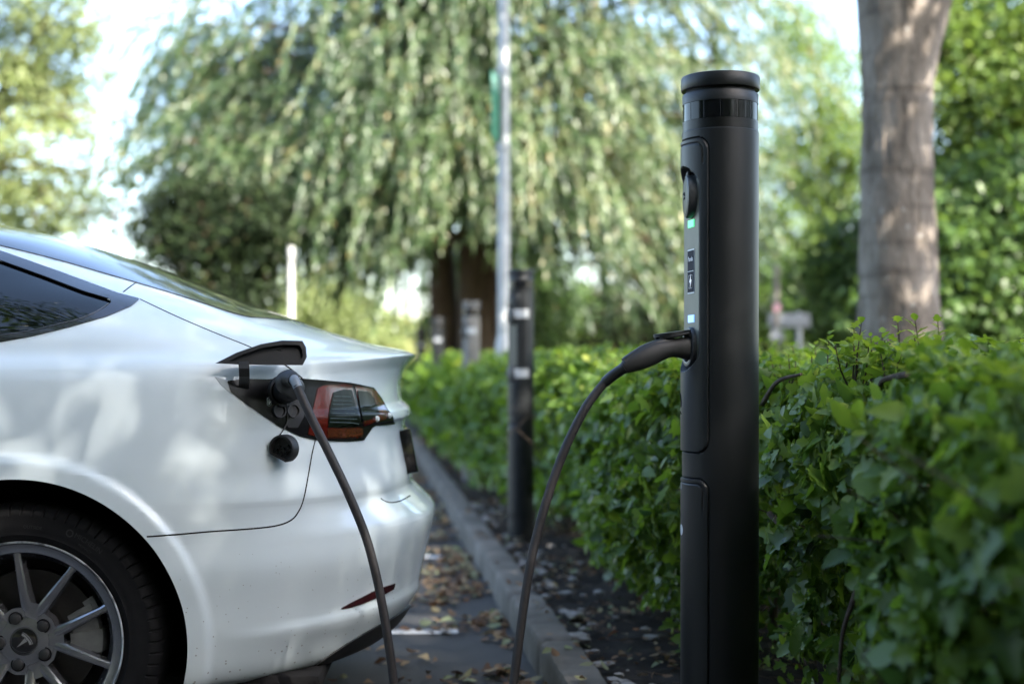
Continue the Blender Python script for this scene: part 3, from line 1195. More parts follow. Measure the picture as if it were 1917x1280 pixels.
for xw in (0.0, -2.875):
    for side in (-1, 1):
        make_wheel(xw, side)
for xw in (0.0, -2.875):
    for side in (-1, 1):
        V, Fs = [], []
        n = 40
        for k in range(n + 1):
            a = R(-30 + 240 * k / n)
            for r, y in ((0.400, 0.845), (0.412, 0.84), (0.420, 0.55), (0.30, 0.54), (0.0, 0.54)):
                V.append((xw + r * math.cos(a), side * y, 0.334 + r * math.sin(a)))
        for k in range(n):
            for i in range(4):
                Fs.append((k * 5 + i, k * 5 + i + 1, k * 5 + 6 + i, k * 5 + 5 + i))
        pyobj("wheel_well", V, Fs, liner_mat, car)
# underbody and cabin
MB().box((-1.45, 0, 0.20), (4.3, 1.50, 0.05), None, 0.02).build("underbody", liner_mat, car)
seat = MB()
seat.box((-0.62, 0, 0.55), (0.55, 1.30, 0.18), None, 0.05)
seat.box((-0.36, 0, 0.82), (0.16, 1.30, 0.50), Matrix.Translation((0, 0, 0)), 0.05)
for y in (-0.42, 0.0, 0.42):
    seat.box((-0.28, y, 1.12), (0.10, 0.24, 0.14), None, 0.04)
seat.build("rear_seat", seat_mat, car)
for y in (-0.38, 0.38):
    fs = MB()
    fs.box((-1.55, y, 0.5), (0.55, 0.52, 0.2), None, 0.06)
    fs.box((-1.25, y, 0.86), (0.16, 0.50, 0.62), None, 0.06)
    fs.box((-1.22, y, 1.22), (0.10, 0.27, 0.17), None, 0.04)
    fs.build("front_seat", seat_mat, car)
MB().box((0.2, 0, 0.99), (0.85, 1.25, 0.03), None, 0.01).build("parcel_shelf", liner_mat, car)
# ================================================================== CHARGING POSTS AND CABLE
KX, KY, KS = 0.147, 3.92, -0.105          # kerb front edge: X = KX + KS * (Y - KY)


def kerb_x(y):
    return KX + KS * (np.asarray(y, float) - KY)


GZ = 0.10                                  # soil level behind the kerb
post_black = noisy("post_black", 3, [(0.3, (0.0070, 0.0083, 0.0098)), (0.7, (0.0092, 0.0106, 0.0122))], (0.38, 0.46), 0.03, 420, dist=0.002, spec=0.36)
slot_grey = noisy("slot_grey", 30, [(0.3, (0.085, 0.085, 0.066)), (0.7, (0.105, 0.104, 0.082))], (0.42, 0.5), 0.02, 400)
led_green = simple("led_green", (0.1, 0.5, 0.2), 0.4, emit=(0.10, 0.9, 0.35), es=0.20)
led_blue = simple("led_blue", (0.2, 0.35, 0.7), 0.4, emit=(0.26, 0.5, 1.0), es=0.20)
label_white = simple("label_white", (0.62, 0.64, 0.66), 0.5)
screen_navy = simple("screen_navy", (0.006, 0.007, 0.022), 0.6, 0, 0, 0.08)
mullion_mat = simple("mullion_grey", (0.018, 0.02, 0.024), 0.35)
band_black = simple("band_black", (0.0035, 0.004, 0.0045), 0.35, spec=0.3)
lamp_glass = simple("lamp_glass", (0.004, 0.0045, 0.006), 0.13, spec=0.32)
PD = 3.40
PX = (1348.3 - CX) / F * PD
PR = 0.0910
PHI = R(-80)                               # the sockets look this far round from the viewer, towards the car


def zpx(y):
    return CAMZ - (y - HY) / F * PD


def post_frame(phi):
    p = np.array([math.sin(phi), -math.cos(phi), 0.0])     # outwards
    q = np.array([math.cos(phi), math.sin(phi), 0.0])      # sideways
    return p, q


def rrect(x, z, hw, z0, z1, rad):
    """signed distance, + inside"""
    cz, hz = (z0 + z1) / 2, (z1 - z0) / 2
    dx, dz = np.abs(x) - (hw - rad), np.abs(z - cz) - (hz - rad)
    return rad - (np.hypot(np.maximum(dx, 0), np.maximum(dz, 0)) + np.minimum(np.maximum(dx, dz), 0))


SLOT_C, SLOT_W, SLOT_T, SLOT_B = 0.0710, 0.0640, zpx(316), zpx(694)


def make_post(name, detail):
    root = empty(name)
    p, q = np.array([0, -1.0, 0]), np.array([1.0, 0, 0])   # built with the sockets on local -Y
    nth = 360 if detail else 120
    zs = [0.0, 0.05, 0.14]
    z_hi = zpx(249)
    if detail:
        zs = np.concatenate([[-0.02], np.linspace(0.12, 0.70, 60), np.arange(0.70, z_hi - 0.002, 0.0032), [z_hi - 0.002, z_hi]])
    else:
        zs = np.concatenate([[-0.02], np.linspace(0.12, z_hi, 200)])
    th = np.linspace(-math.pi, math.pi, nth, endpoint=False)
    TT, ZZ = np.meshgrid(th, zs)
    arc = TT * PR
    r = np.full_like(TT, PR)
    for z0, z1 in ((zpx(843), zpx(267)), (0.17, zpx(893))):
        s = rrect(arc, ZZ, 0.0852, z0, z1, 0.030)
        r += 0.0034 * sstep(-0.0012, 0.0012, s)
        r -= 0.0022 * sstep(0.0085, 0.0105, s) * sstep(0.0145, 0.0125, s) * (z1 - ZZ < 0.06)   # moulded line inside the upper edge
        r -= 0.003 * sstep(-0.0040, -0.0028, s) * sstep(-0.0004, -0.0016, s)                    # shadow gap round the cover
    # flat slot with rounded ends that holds both sockets
    lat = r * np.sin(TT)
    s = rrect(lat, ZZ, SLOT_W, SLOT_B, SLOT_T, SLOT_W - 0.002)
    cosT = np.where(np.cos(TT) > 0.2, np.cos(TT), 1)
    flat = np.minimum(r, SLOT_C / cosT)
    inside = (np.cos(TT) > 0.2)
    k = sstep(-0.0018, 0.0018, s) * inside
    r = r * (1 - k) + flat * k
    if detail:
        r[-1] -= 0.0015
    V = np.stack([r * np.sin(TT), -r * np.cos(TT), ZZ], -1).reshape(-1, 3)
    Fs, mi = [], []
    isl = ((s > 0.0005) & inside & (flat < r + 1e-5))
    for i in range(len(zs) - 1):
        for j in range(nth):
            j2 = (j + 1) % nth
            Fs.append((i * nth + j, i * nth + j2, (i + 1) * nth + j2, (i + 1) * nth + j))
    col = pyobj("column", V, Fs, post_black, root)
    sharp(col, 24)
    # head: black band, glazed lamp band, ring, neck, cap
    MB().lathe([(PR - 0.004, zpx(250)), (PR - 0.0012, zpx(249)), (PR - 0.0012, zpx(231)), (PR - 0.004, zpx(230.5))], 96).build("lower_band", band_black, root)
    glz = MB().lathe([(PR - 0.005, zpx(231)), (PR - 0.0022, zpx(230.5)), (PR - 0.0022, zpx(198.5)), (PR - 0.005, zpx(198))], 96).build("lamp_band", lamp_glass, root)
    dv_ = []
    for k in range(14):
        a = 2 * math.pi * (k + 0.3) / 14
        MB().box((0, 0, 0), (0.0016, 0.0012, zpx(199.5) - zpx(229.5)), Matrix.Translation(((PR - 0.0021) * math.cos(a), (PR - 0.0021) * math.sin(a), (zpx(199.5) + zpx(229.5)) / 2)) @ Matrix.Rotation(a + math.pi / 2, 4, "Z")).build("mullion", mullion_mat, glz, smooth=False, merge=False)
    MB().lathe([(PR - 0.006, zpx(198.5)), (PR - 0.0010, zpx(198)), (PR - 0.0006, zpx(181)), (PR - 0.003, zpx(178.5)), (PR - 0.0045, zpx(178.5))], 96).build("upper_ring", post_black, root)
    MB().lathe([(PR - 0.006, zpx(180)), (PR - 0.0085, zpx(177)), (PR - 0.0085, zpx(169))], 96).build("neck", satin_black, root)
    MB().lathe([(PR - 0.0085, zpx(171)), (PR - 0.003, zpx(170.5)), (PR + 0.0012, zpx(172)), (PR + 0.0026, zpx(170)), (PR + 0.0026, zpx(149)), (PR + 0.0006, zpx(146.5)), (PR - 0.006, zpx(145)), (0.0, zpx(143.5))], 128).build("cap", post_black, root)
    if detail:
        # grey face plate of the slot
        V, Fs = [], []
        zz = np.linspace(SLOT_B + 0.004, SLOT_T - 0.03, 60)
        hw = 0.0585
        n = 8
        for z in zz:
            w_ = hw if z > SLOT_B + hw else math.sqrt(max(hw ** 2 - (SLOT_B + hw - z) ** 2, 1e-6))
            for k in range(n + 1):
                V.append((-w_ + 2 * w_ * k / n, -SLOT_C - 0.0008, z))
        for i in range(len(zz) - 1):
            for k in range(n):
                Fs.append((i * (n + 1) + k, i * (n + 1) + k + 1, (i + 1) * (n + 1) + k + 1, (i + 1) * (n + 1) + k))
        fp = pyobj("face_plate", V, Fs, slot_grey, root)
        Y = -SLOT_C - 0.0012

        def flat_box(nm, mat, x, y0, y1, hw_, par, t=0.0012, bev=0.0):
            return MB().box((x, Y, (zpx(y0) + zpx(y1)) / 2), (2 * hw_, t, zpx(y0) - zpx(y1)), None, bev).build(nm, mat, par, smooth=False)
        flat_box("status_light", led_green, 0.002, 413, 427, 0.023, fp, 0.004, 0.001)
        flat_box("status_light", led_blue, 0.002, 590, 604, 0.023, fp, 0.004, 0.001)
        flat_box("screen_frame", label_white, 0.000, 467.5, 550, 0.0265, fp, 0.0010)
        Y -= 0.0008
        sc_ = flat_box("screen", screen_navy, 0.000, 470, 547.5, 0.0245, fp, 0.0010)
        Y -= 0.0006
        gl = MB()
        TV, TF = text_mesh("Pando", 0.0155)
        gl.add([(0.000 + v.x, Y - 0.0006, zpx(486) + v.y) for v in TV], TF)
        gl.build("screen_lettering", simple("screen_white", (0.7, 0.72, 0.75), 0.5, emit=(0.8, 0.85, 0.9), es=0.03), sc_, merge=False, smooth=False)
        flat_box("screen_rule", label_white, 0.000, 508, 509, 0.0235, sc_, 0.0006)
        bolt = [(0.003, 0.017), (-0.0095, -0.003), (-0.001, -0.002), (-0.004, -0.018), (0.0095, 0.004), (0.001, 0.003)]
        b_ = MB().prism(bolt, 0, 0.0006, lambda x, y, h: Vector((0.000 + x, Y - h, zpx(527) + y)))
        b_.build("bolt_symbol", simple("bolt_white", (0.7, 0.72, 0.75), 0.5, emit=(0.9, 0.9, 0.9), es=0.06), sc_, smooth=False)
        bx_ = MB()
        for a, b2 in (((-0.015, 516), (0.015, 516)), ((0.015, 516), (0.015, 540)), ((0.015, 540), (-0.015, 540)), ((-0.015, 540), (-0.015, 516))):
            bx_.tube([(0.000 + a[0], Y - 0.0003, zpx(a[1])), (0.000 + b2[0], Y - 0.0003, zpx(b2[1]))], 0.0005, 5)
        bx_.build("symbol_frame", label_white, sc_)
        # sockets: thick round collars standing out of the slot
        for yc, open_ in ((369.5, False), (650, True)):
            z = zpx(yc)
            Mx = Matrix.Translation((0, -SLOT_C + 0.004, z)) @ Matrix.Rotation(R(90), 4, "X") @ Matrix.Rotation(R(-2), 4, "X")
            so_ = MB()
            if not open_:
                Mx = Matrix.Translation((0, -SLOT_C + 0.003, z)) @ Matrix.Rotation(R(-9), 4, "Z") @ Matrix.Rotation(R(90), 4, "X")
                so_.lathe([(0.0515, -0.006), (0.0515, 0.013), (0.0495, 0.017), (0.045, 0.0185), (0.0445, 0.0172), (0.043, 0.0172), (0.0425, 0.0185), (0.030, 0.020), (0.0, 0.0205)], 72, Mx)
                ob = so_.build("socket_cover", simple("cover_grey", (0.035, 0.038, 0.042), 0.42), root)
                lt2 = MB()
                for x0, y0, x1, y1 in ((-0.010, 0.006, 0.004, 0.009), (0.004, 0.009, 0.010, 0.001), (-0.004, -0.006, 0.012, -0.004)):
                    lt2.tube([Mx @ Vector((x0, y0, 0.0208)), Mx @ Vector((x1, y1, 0.0208))], 0.0016, 6)
                lt2.build("cover_mark", gap_mat, ob)
                MB().box((0, 0, 0), (0.030, 0.016, 0.010), Mx @ Matrix.Translation((0, 0.051, 0.010)), 0.003).build("cover_hinge", plastic_black, ob)
            else:
                so_.lathe([(0.048, 0.0), (0.048, 0.012), (0.046, 0.0155), (0.040, 0.017), (0.036, 0.016), (0.035, 0.004), (0.0, 0.004)], 72, Mx)
                ob = so_.build("socket", simple("socket_grey", (0.022, 0.024, 0.028), 0.40), root)
                # spring lid lifted over the plug
                Mt = Matrix.Translation((0, -SLOT_C - 0.006, zpx(617))) @ Matrix.Rotation(R(8), 4, "X")
                lid = MB()
                pl = []
                for k in range(25):
                    a = math.pi * k / 24
                    pl.append((0.036 * math.cos(a), -0.052 - 0.036 * math.sin(a)))
                pl = [(0.020, 0.0)] + [(0.036, -0.03)] + pl + [(-0.036, -0.03), (-0.020, 0.0)]
                lid.prism(pl, -0.0075, 0.0, lambda x, y, h: Mt @ Vector((x, y, h)))
                lo = lid.build("socket_lid", post_black, ob, deg=30)
                rim_ = MB()
                for sgn in (-1, 1):
                    rim_.tube([Mt @ Vector((sgn * 0.033, -0.012, -0.008)), Mt @ Vector((sgn * 0.034, -0.055, -0.010)), Mt @ Vector((sgn * 0.020, -0.080, -0.011))], 0.0035, 8)
                rim_.build("lid_rim", plastic_black, lo)
                MB().tube([Mt @ Vector((-0.022, 0.002, -0.004)), Mt @ Vector((0.022, 0.002, -0.004))], 0.0055, 14).build("lid_hinge", plastic_black, lo)
        # small labels on the covers, seen almost edge-on
        rc = PR + 0.0036
        for nm, yc, w_, h_, m in (("badge", 990, 0.026, 0.026, label_white), ("badge", 909, 0.012, 0.014, simple("mark_grey", (0.2, 0.21, 0.22), 0.5))):
            V, Fs = [], []
            for k in range(33):
                a = 2 * math.pi * (k - 1) / 32
                x, z = (0, 0) if k == 0 else (w_ / 2 * math.cos(a), h_ / 2 * math.sin(a))
                t_ = x / rc + R(-4)
                V.append((rc * math.sin(t_) * 1.003, -rc * math.cos(t_) * 1.003, zpx(yc) + z))
            Fs = [(0, 1 + k, 1 + (k + 1) % 32) for k in range(32)]
            pyobj(nm, V, Fs, m, root)
        mb = MB()
        for pts_ in ([(-0.012, 0.030), (-0.004, 0.026), (0.002, 0.010), (0.001, -0.002)], [(-0.012, -0.012), (-0.004, -0.016), (0.003, -0.018)]):
            mb.tube([(rc * 1.002 * math.sin(x / rc - 0.10), -rc * 1.002 * math.cos(x / rc - 0.10), zpx(760) + z) for x, z in pts_], 0.0013, 6)
        mb.build("cover_marking", gap_mat, root)
    else:
        # lower posts along the kerb carry two white notices on the side facing the viewer
        for yc in (359, 645):
            V, Fs = [], []
            rc = PR + 0.004
            for k in range(13):
                t_ = R(62) + (k - 6) / 12 * 1.12
                for dz in (-0.027, 0.027):
                    V.append((rc * math.sin(t_), -rc * math.cos(t_), zpx(yc) + dz))
            for k in range(12):
                Fs.append((2 * k, 2 * k + 2, 2 * k + 3, 2 * k + 1))
            pyobj("notice", V, Fs, simple("notice_white", (0.45, 0.46, 0.47), 0.5), root)
        for yc in (371, 650):
            Mx = Matrix.Translation((0, -SLOT_C + 0.004, zpx(yc))) @ Matrix.Rotation(R(90), 4, "X")
            MB().lathe([(0.0525, 0.0), (0.0525, 0.024), (0.046, 0.0275), (0.0, 0.0295)], 40, Mx).build("socket_cover", plastic_black, root)
    return root


post = make_post("charging_post", True)
post.location = (PX, PD, 0.0)
post.rotation_euler = (0, 0, PHI)
tag(post, "tall black charging post with green and blue lights and a plug in its side", "charging post", "charging posts along the kerb")
pr = make_post("charging_post", False)
SPX, SPZ = 0.74, 0.845


def children(o):
    return [c for c in bpy.data.objects if c.parent == o]


def copy_tree(o, parent=None):
    c = o.copy()
    COL.objects.link(c)
    if parent is not None:
        c.parent = parent
    for ch in children(o):
        copy_tree(ch, c)
    return c


spots = [(975.5, 7.45, 1.0, "black charging post with two white notices, just right of the grey lamp column"),
         (882, 11.2, 1.0, "faded grey charging post with two white notices in front of the willow trunk"),
         (820, 15.2, 1.0, "dark charging post far along the kerb at the foot of the dark willow stem"),
         (788, 19.2, 1.0, "farthest and smallest charging post in the row, at the end of the kerb")]
faded = noisy("post_faded", 6, [(0.3, (0.10, 0.095, 0.088)), (0.7, (0.17, 0.16, 0.15))], (0.55, 0.7), 0.1, 120)
posts = [post]
for i, (px, d, sc, lab) in enumerate(spots):
    o = pr if i == 0 else copy_tree(pr)
    o.location = ((px - CX) / F * d, d, GZ - 0.03)
    o.scale = (SPX, SPX, SPZ)
    o.rotation_euler = (0, 0, R(-60))
    tag(o, lab, "charging post", "charging posts along the kerb")
    posts.append(o)
    if i == 1:
        for ch in children(o):
            if ch.data.materials[0] == post_black:
                ch.data = ch.data.copy()
                ch.data.materials[0] = faded

# ---------------- cable with a plug at either end
cb = empty("charging_cable", (at(850, 1400, 3.3)[0], 3.3, 0.0))
tag(cb, "dark cable hanging between the white car and the tall black post", "cable")
CBL = np.array(cb.location)


def cloc(p):
    return np.asarray(p) - CBL


# car end: collar, grip, grey sleeve
P = [port + pn * 0.006, port + pn * 0.030, port + pn * 0.050 + [0.003, 0, 0.004], at(534, 716, 3.395), at(540, 708, 3.375), at(546, 707, 3.358), at(550, 711, 3.345)]
rad = [0.028, 0.0295, 0.028, 0.0245, 0.021, 0.0175, 0.0145]
cp_ = catmull([cloc(p) for p in P], 5)
cr_ = [float(np.interp(i / (len(cp_) - 1) * (len(rad) - 1), range(len(rad)), rad)) for i in range(len(cp_))]
plug = MB().tube(cp_, cr_, 28).build("car_plug", plastic_black, cb, deg=60)
MB().tube(catmull([cloc(at(549, 708, 3.347)), cloc(at(553, 715, 3.338)), cloc(at(558, 726, 3.332))], 6), [0.0118] * 6 + [0.0112] * 7, 24).build("sleeve", grey_plastic, plug)
# post end
HS = [(1296, 652, 21), (1290, 652, 22.5), (1281, 651.5, 21), (1270, 651, 18.5), (1258, 651.5, 17.0), (1246, 653.5, 17.5), (1232, 658, 19.5), (1217, 664, 21.0), (1203, 670.5, 20.5), (1190, 677, 18.3), (1178, 683, 15.2), (1170, 687.5, 12.3), (1166.5, 689.5, 10.5)]
V, Fs = [], []
seg = 28
hp = []
for k, (x, y, hh) in enumerate(HS):
    d = 3.372 - (1296 - x) / 130 * 0.044
    hp.append((x, y, d, hh))
for k in range(len(hp)):
    x, y, d, hh = hp[k]
    a, b2 = hp[max(k - 1, 0)], hp[min(k + 1, len(hp) - 1)]
    t = Vector(at(b2[0], b2[1], b2[2]) - at(a[0], a[1], a[2])).normalized()
    up = Vector((0, 0, 1))
    up = (up - t * up.dot(t)).normalized()
    sd_ = t.cross(up)
    c = Vector(cloc(at(x, y, d)))
    h = hh / F * d
    for j in range(seg):
        an = 2 * math.pi * j / seg
        ca, sa = math.cos(an), math.sin(an)
        su = (abs(ca) ** 0.8) * (1 if ca > 0 else -1)
        V.append(c + up * (su * h) + sd_ * (sa * h * 0.82))
for k in range(len(hp) - 1):
    for j in range(seg):
        Fs.append((k * seg + j, k * seg + (j + 1) % seg, (k + 1) * seg + (j + 1) % seg, (k + 1) * seg + j))
Fs += [tuple(range(seg)), tuple(range((len(hp) - 1) * seg, len(hp) * seg))]
h_plug = pyobj("post_plug", V, Fs, plastic_black, cb, recalc=True)
sharp(h_plug, 55)
# smooth darker back of the grip
gp = MB()
gpts = [(1262, 640), (1246, 640), (1232, 643), (1217, 648), (1203, 654), (1190, 662), (1178, 670), (1169, 677)]
gp.tube(catmull([cloc(at(x, y + 1.0, 3.372 - (1296 - x) / 130 * 0.044)) for x, y in gpts], 5), [0.011] * 36, 14)
gp.build("grip_back", satin_black, h_plug)
slv = [(1169, 688), (1160, 694), (1147, 703), (1132, 716)]
MB().tube(catmull([cloc(at(x, y, 3.326 + (1169 - x) * 0.0002)) for x, y in slv], 5), [0.0138] * 3 + [0.0128] * 13, 20).build("sleeve", satin_black, h_plug)
path = [(556, 722, 3.333), (562, 737, 3.328), (585, 786, 3.315), (620, 856, 3.30), (655, 930, 3.29), (685, 1005, 3.285), (704, 1075, 3.28), (717, 1140, 3.275), (727, 1200, 3.27), (737, 1275, 3.265), (746, 1360, 3.26)]
path2 = [(952, 1380, 3.20), (958, 1310, 3.215), (965, 1250, 3.23), (974, 1180, 3.245), (984, 1110, 3.26), (996, 1040, 3.275), (1012, 975, 3.29), (1035, 900, 3.30), (1063, 828, 3.31), (1095, 765, 3.32), (1120, 730, 3.33), (1137, 711, 3.333)]
g = 0.014
pts = [at(*p) for p in path] + [(-0.245, 3.20, 0.06), (-0.21, 3.12, g), (-0.12, 3.02, g), (-0.03, 3.0, g), (0.02, 3.08, 0.05)] + [at(*p) for p in path2]
MB().tube(catmull([cloc(p) for p in pts], 8), 0.0105, 18).build("cable_lead", cable_mat, cb)
# ================================================================== GROUND
asphalt = noisy("asphalt", 2.2, [(0.3, (0.026, 0.025, 0.0245)), (0.55, (0.039, 0.038, 0.0375)), (0.8, (0.054, 0.052, 0.050))], (0.7, 0.9), 0.55, 260, dist=0.004, spec=0.35)
concrete = noisy("kerb_concrete", 4.5, [(0.25, (0.052, 0.046, 0.039)), (0.5, (0.108, 0.098, 0.085)), (0.78, (0.195, 0.178, 0.158))], (0.75, 0.92), 0.7, 90, dist=0.006, spec=0.25)
soil = noisy("dark_soil", 9, [(0.3, (0.014, 0.011, 0.009)), (0.6, (0.034, 0.027, 0.022)), (0.8, (0.058, 0.046, 0.036))], (0.85, 0.95), 0.9, 70, dist=0.015, spec=0.15)
grass_mat = noisy("meadow_grass", 0.6, [(0.3, (0.09, 0.11, 0.035)), (0.55, (0.15, 0.165, 0.06)), (0.8, (0.22, 0.22, 0.10))], (0.8, 0.95), 0.8, 14, dist=0.05, spec=0.1)


def sheet(name, fx0, fx1, ys, nx, zf, mat):
    V, Fs = [], []
    for y in ys:
        a, b = fx0(y), fx1(y)
        for i in range(nx + 1):
            x = a + (b - a) * i / nx
            V.append((x, y, zf(x, y)))
    for j in range(len(ys) - 1):
        for i in range(nx):
            k = j * (nx + 1) + i
            Fs.append((k, k + 1, k + nx + 2, k + nx + 1))
    o = pyobj(name, V, Fs, mat)
    tag(o, kind="structure")
    return o


def nz(x, y, s, seed=0.0):
    return noise.noise(Vector((x * s, y * s, seed)))


kx = lambda y: float(kerb_x(y))
sheet("ground", lambda y: -400, lambda y: 400, [-200, -60, 0, 30, 60, 120, 600], 8, lambda x, y: -0.06, grass_mat)
sheet("car_park", lambda y: -22, lambda y: kx(y) + 0.03, list(np.linspace(-16, 27, 44)), 30, lambda x, y: 0.006 * nz(x, y, 0.5), asphalt)
sheet("soil_bed", lambda y: kx(y) + 0.10, lambda y: kx(y) + 3.2, list(np.concatenate([np.linspace(-8, 1, 8), np.linspace(1.2, 9, 200), np.linspace(9.2, 34, 80)])), 90,
      lambda x, y: GZ - 0.018 + 0.022 * nz(x, y, 5, 2.0) + 0.014 * nz(x, y, 17, 4.0) + 0.02 * min(1, max(0, (x - kx(y) - 0.2))), soil)
sheet("verge", lambda y: kx(y) + 3.0, lambda y: kx(y) + 40, list(np.linspace(-12, 60, 40)), 40, lambda x, y: 0.08 + 0.05 * nz(x, y, 0.4, 8.0), soil)
# rising sunny bank beyond the car park
sheet("grass_bank", lambda y: -26, lambda y: 6, list(np.linspace(26.5, 60, 50)), 60,
      lambda x, y: -0.04 + 1.75 * float(sstep(26.5, 36, y)) * (1 + 0.12 * nz(x, y, 0.25, 3)) * float(sstep(6.0, 0.5, x)) + 0.06 * nz(x, y, 1.6, 5), grass_mat)

# painted bay lines (they run square to the kerb), worn
line_mat = noisy("worn_white_paint", 26, [(0.36, (0.10, 0.10, 0.10)), (0.46, (0.42, 0.42, 0.41)), (0.7, (0.56, 0.56, 0.55))], (0.6, 0.8), 0.3, 200, dist=0.003)
for y0, x1, wd in ((5.31, -0.20, 0.085), (7.37, -0.33, 0.10), (9.75, -0.60, 0.10), (12.1, -0.85, 0.10), (3.0, 0.02, 0.09)):
    V, Fs = [], []
    for i in range(21):
        x = -5.0 + (x1 + 5.0) * i / 20
        yy = y0 + (x - x1) * 0.03
        for dy in (-wd / 2, wd / 2):
            V.append((x, yy + dy, 0.006 * nz(x, yy + dy, 0.5) + 0.0045))
    for i in range(20):
        Fs.append((2 * i, 2 * i + 2, 2 * i + 3, 2 * i + 1))
    tag(pyobj("bay_line", V, Fs, line_mat), kind="structure")

# kerb: cast blocks with rounded noses, each a touch out of line
mb = MB()
L = 0.914
dirv = Vector((KS, 1, 0)).normalized()
nrm = Vector((dirv.y, -dirv.x, 0))
start = Vector((KX, KY, 0)) - dirv * 8.5
prof = [(0.0, -0.05), (0.0, 0.02), (0.003, 0.09), (0.005, 0.107), (0.010, 0.116), (0.019, 0.1205), (0.034, 0.122), (0.075, 0.122), (0.105, 0.122), (0.119, 0.119), (0.124, 0.110), (0.125, 0.02)]
for k in range(36):
    o = Vector((random.uniform(-.004, .004), 0, random.uniform(-.004, .004)))
    r0, r1 = random.uniform(-.004, .004), random.uniform(-.004, .004)
    V, Fs = [], []
    n = 26
    for i in range(n + 1):
        t = i / n
        edge = min(t, 1 - t) * L
        for a, z in prof:
            e = 0.013 * max(0, 1 - edge / 0.032)
            wob = 0.0035 * noise.noise(Vector((a * 30, k * 7 + t * 12, z * 30)))
            chip = -0.012 * max(0, noise.noise(Vector((k * 3.7 + t * 9, a * 8, 5.0))) - 0.33) * (a < 0.04 and z > 0.08)
            p = start + dirv * (k * L + 0.009 + t * (L - 0.018)) + nrm * (a + (e if a < 0.06 else -e) + r0 + (r1 - r0) * t + wob - chip * 1.5)
            V.append(p + o + Vector((0, 0, z - e + wob + chip)))
    m = len(prof)
    for i in range(n):
        for j in range(m - 1):
            Fs.append((i * m + j, i * m + j + 1, (i + 1) * m + j + 1, (i + 1) * m + j))
    Fs += [tuple(range(m)), tuple(range(n * m, n * m + m))]
    mb.add(V, Fs)
kb = mb.build("kerb", concrete, None, deg=32)
tag(kb, kind="structure")

# fallen leaves along the kerb and on the soil, and bits of bark: nobody could count them
litter_mat = leafmat("fallen_leaf", [(0.0, (0.045, 0.025, 0.014)), (0.3, (0.12, 0.068, 0.036)), (0.55, (0.20, 0.13, 0.075)), (0.75, (0.26, 0.20, 0.12)), (0.86, (0.16, 0.19, 0.10)), (0.95, (0.24, 0.27, 0.17)), (1.0, (0.30, 0.10, 0.03))], 0.15, 0.7, 0.2)


def scatter_litter(n, yr, offs, z, size, kinds):
    y = rng.uniform(yr[0], yr[1], n)
    off = offs(n, y)
    x = kerb_x(y) + off
    zz = np.array([z + abs(rng.normal(0, 0.008)) for _ in range(n)])
    clump = np.array([nz(float(a), float(b), 2.6, 9.0) for a, b in zip(x, y)])
    keep = clump > rng.uniform(-0.22, 0.36, n)
    return np.stack([x, y, zz], -1)[keep]


groups = []
groups.append((scatter_litter(2300, (2.9, 7.0), lambda n, y: -np.abs(rng.normal(0.0, 0.17, n)) - 0.015, 0.010, 0.04, None), "oval", (0.028, 0.062)))
groups.append((scatter_litter(260, (2.9, 6.5), lambda n, y: -rng.uniform(0.0, 1.5, n), 0.008, 0.04, None), "lobed", (0.03, 0.06)))
groups.append((scatter_litter(3600, (7.0, 16.0), lambda n, y: -np.abs(rng.normal(0.0, 0.30 + 0.05 * (y - 7), n)) - 0.015, 0.010, 0.05, None), "oval", (0.04, 0.075)))
groups.append((scatter_litter(2600, (9.5, 24.0), lambda n, y: -rng.uniform(0.0, 3.0, n), 0.010, 0.05, None), "rhomb", (0.06, 0.10)))
groups.append((scatter_litter(4200, (2.4, 9.0), lambda n, y: rng.uniform(0.12, 1.1, n), GZ + 0.004, 0.04, None), "oval", (0.015, 0.042)))
groups.append((scatter_litter(900, (9, 20.0), lambda n, y: rng.uniform(0.12, 0.9, n), GZ + 0.01, 0.04, None), "oval", (0.03, 0.06)))
groups.append((scatter_litter(120, (3.4, 9.0), lambda n, y: rng.uniform(0.02, 0.12, n), 0.126, 0.04, None), "oval", (0.02, 0.05)))
lp, first = [], None
for pos, kind, (s0, s1) in groups:
    n = len(pos)
    d = np.stack([rng.normal(size=n), rng.normal(size=n), rng.normal(0, 0.18, n)], -1)
    nr = np.stack([rng.normal(0, 0.32, n), rng.normal(0, 0.32, n), np.ones(n)], -1)
    o = leaf_mesh("leaf_litter", kind, pos, d, nr, rng.uniform(s0, s1, n), rng.random(n), litter_mat, None, rng.uniform(-1.2, 1.6, n))
    lp.append(o)
tw = MB()
for k in range(260):
    y = rng.uniform(2.5, 8.5)
    x = float(kerb_x(y)) + rng.uniform(0.14, 0.9)
    a, l = rng.uniform(0, math.pi), rng.uniform(0.02, 0.11)
    z = GZ + rng.uniform(0.0, 0.02)
    tw.tube([(x, y, z), (x + l * math.cos(a), y + l * math.sin(a), z + rng.uniform(-.006, .012))], rng.uniform(0.001, 0.0028), 5)
twig_mat = noisy("dry_twig", 30, [(0.3, (0.05, 0.035, 0.024)), (0.7, (0.13, 0.095, 0.07))], (0.7, 0.9), 0.4, 160, spec=0.2)
lp.append(tw.build("leaf_litter", twig_mat, None, merge=False))
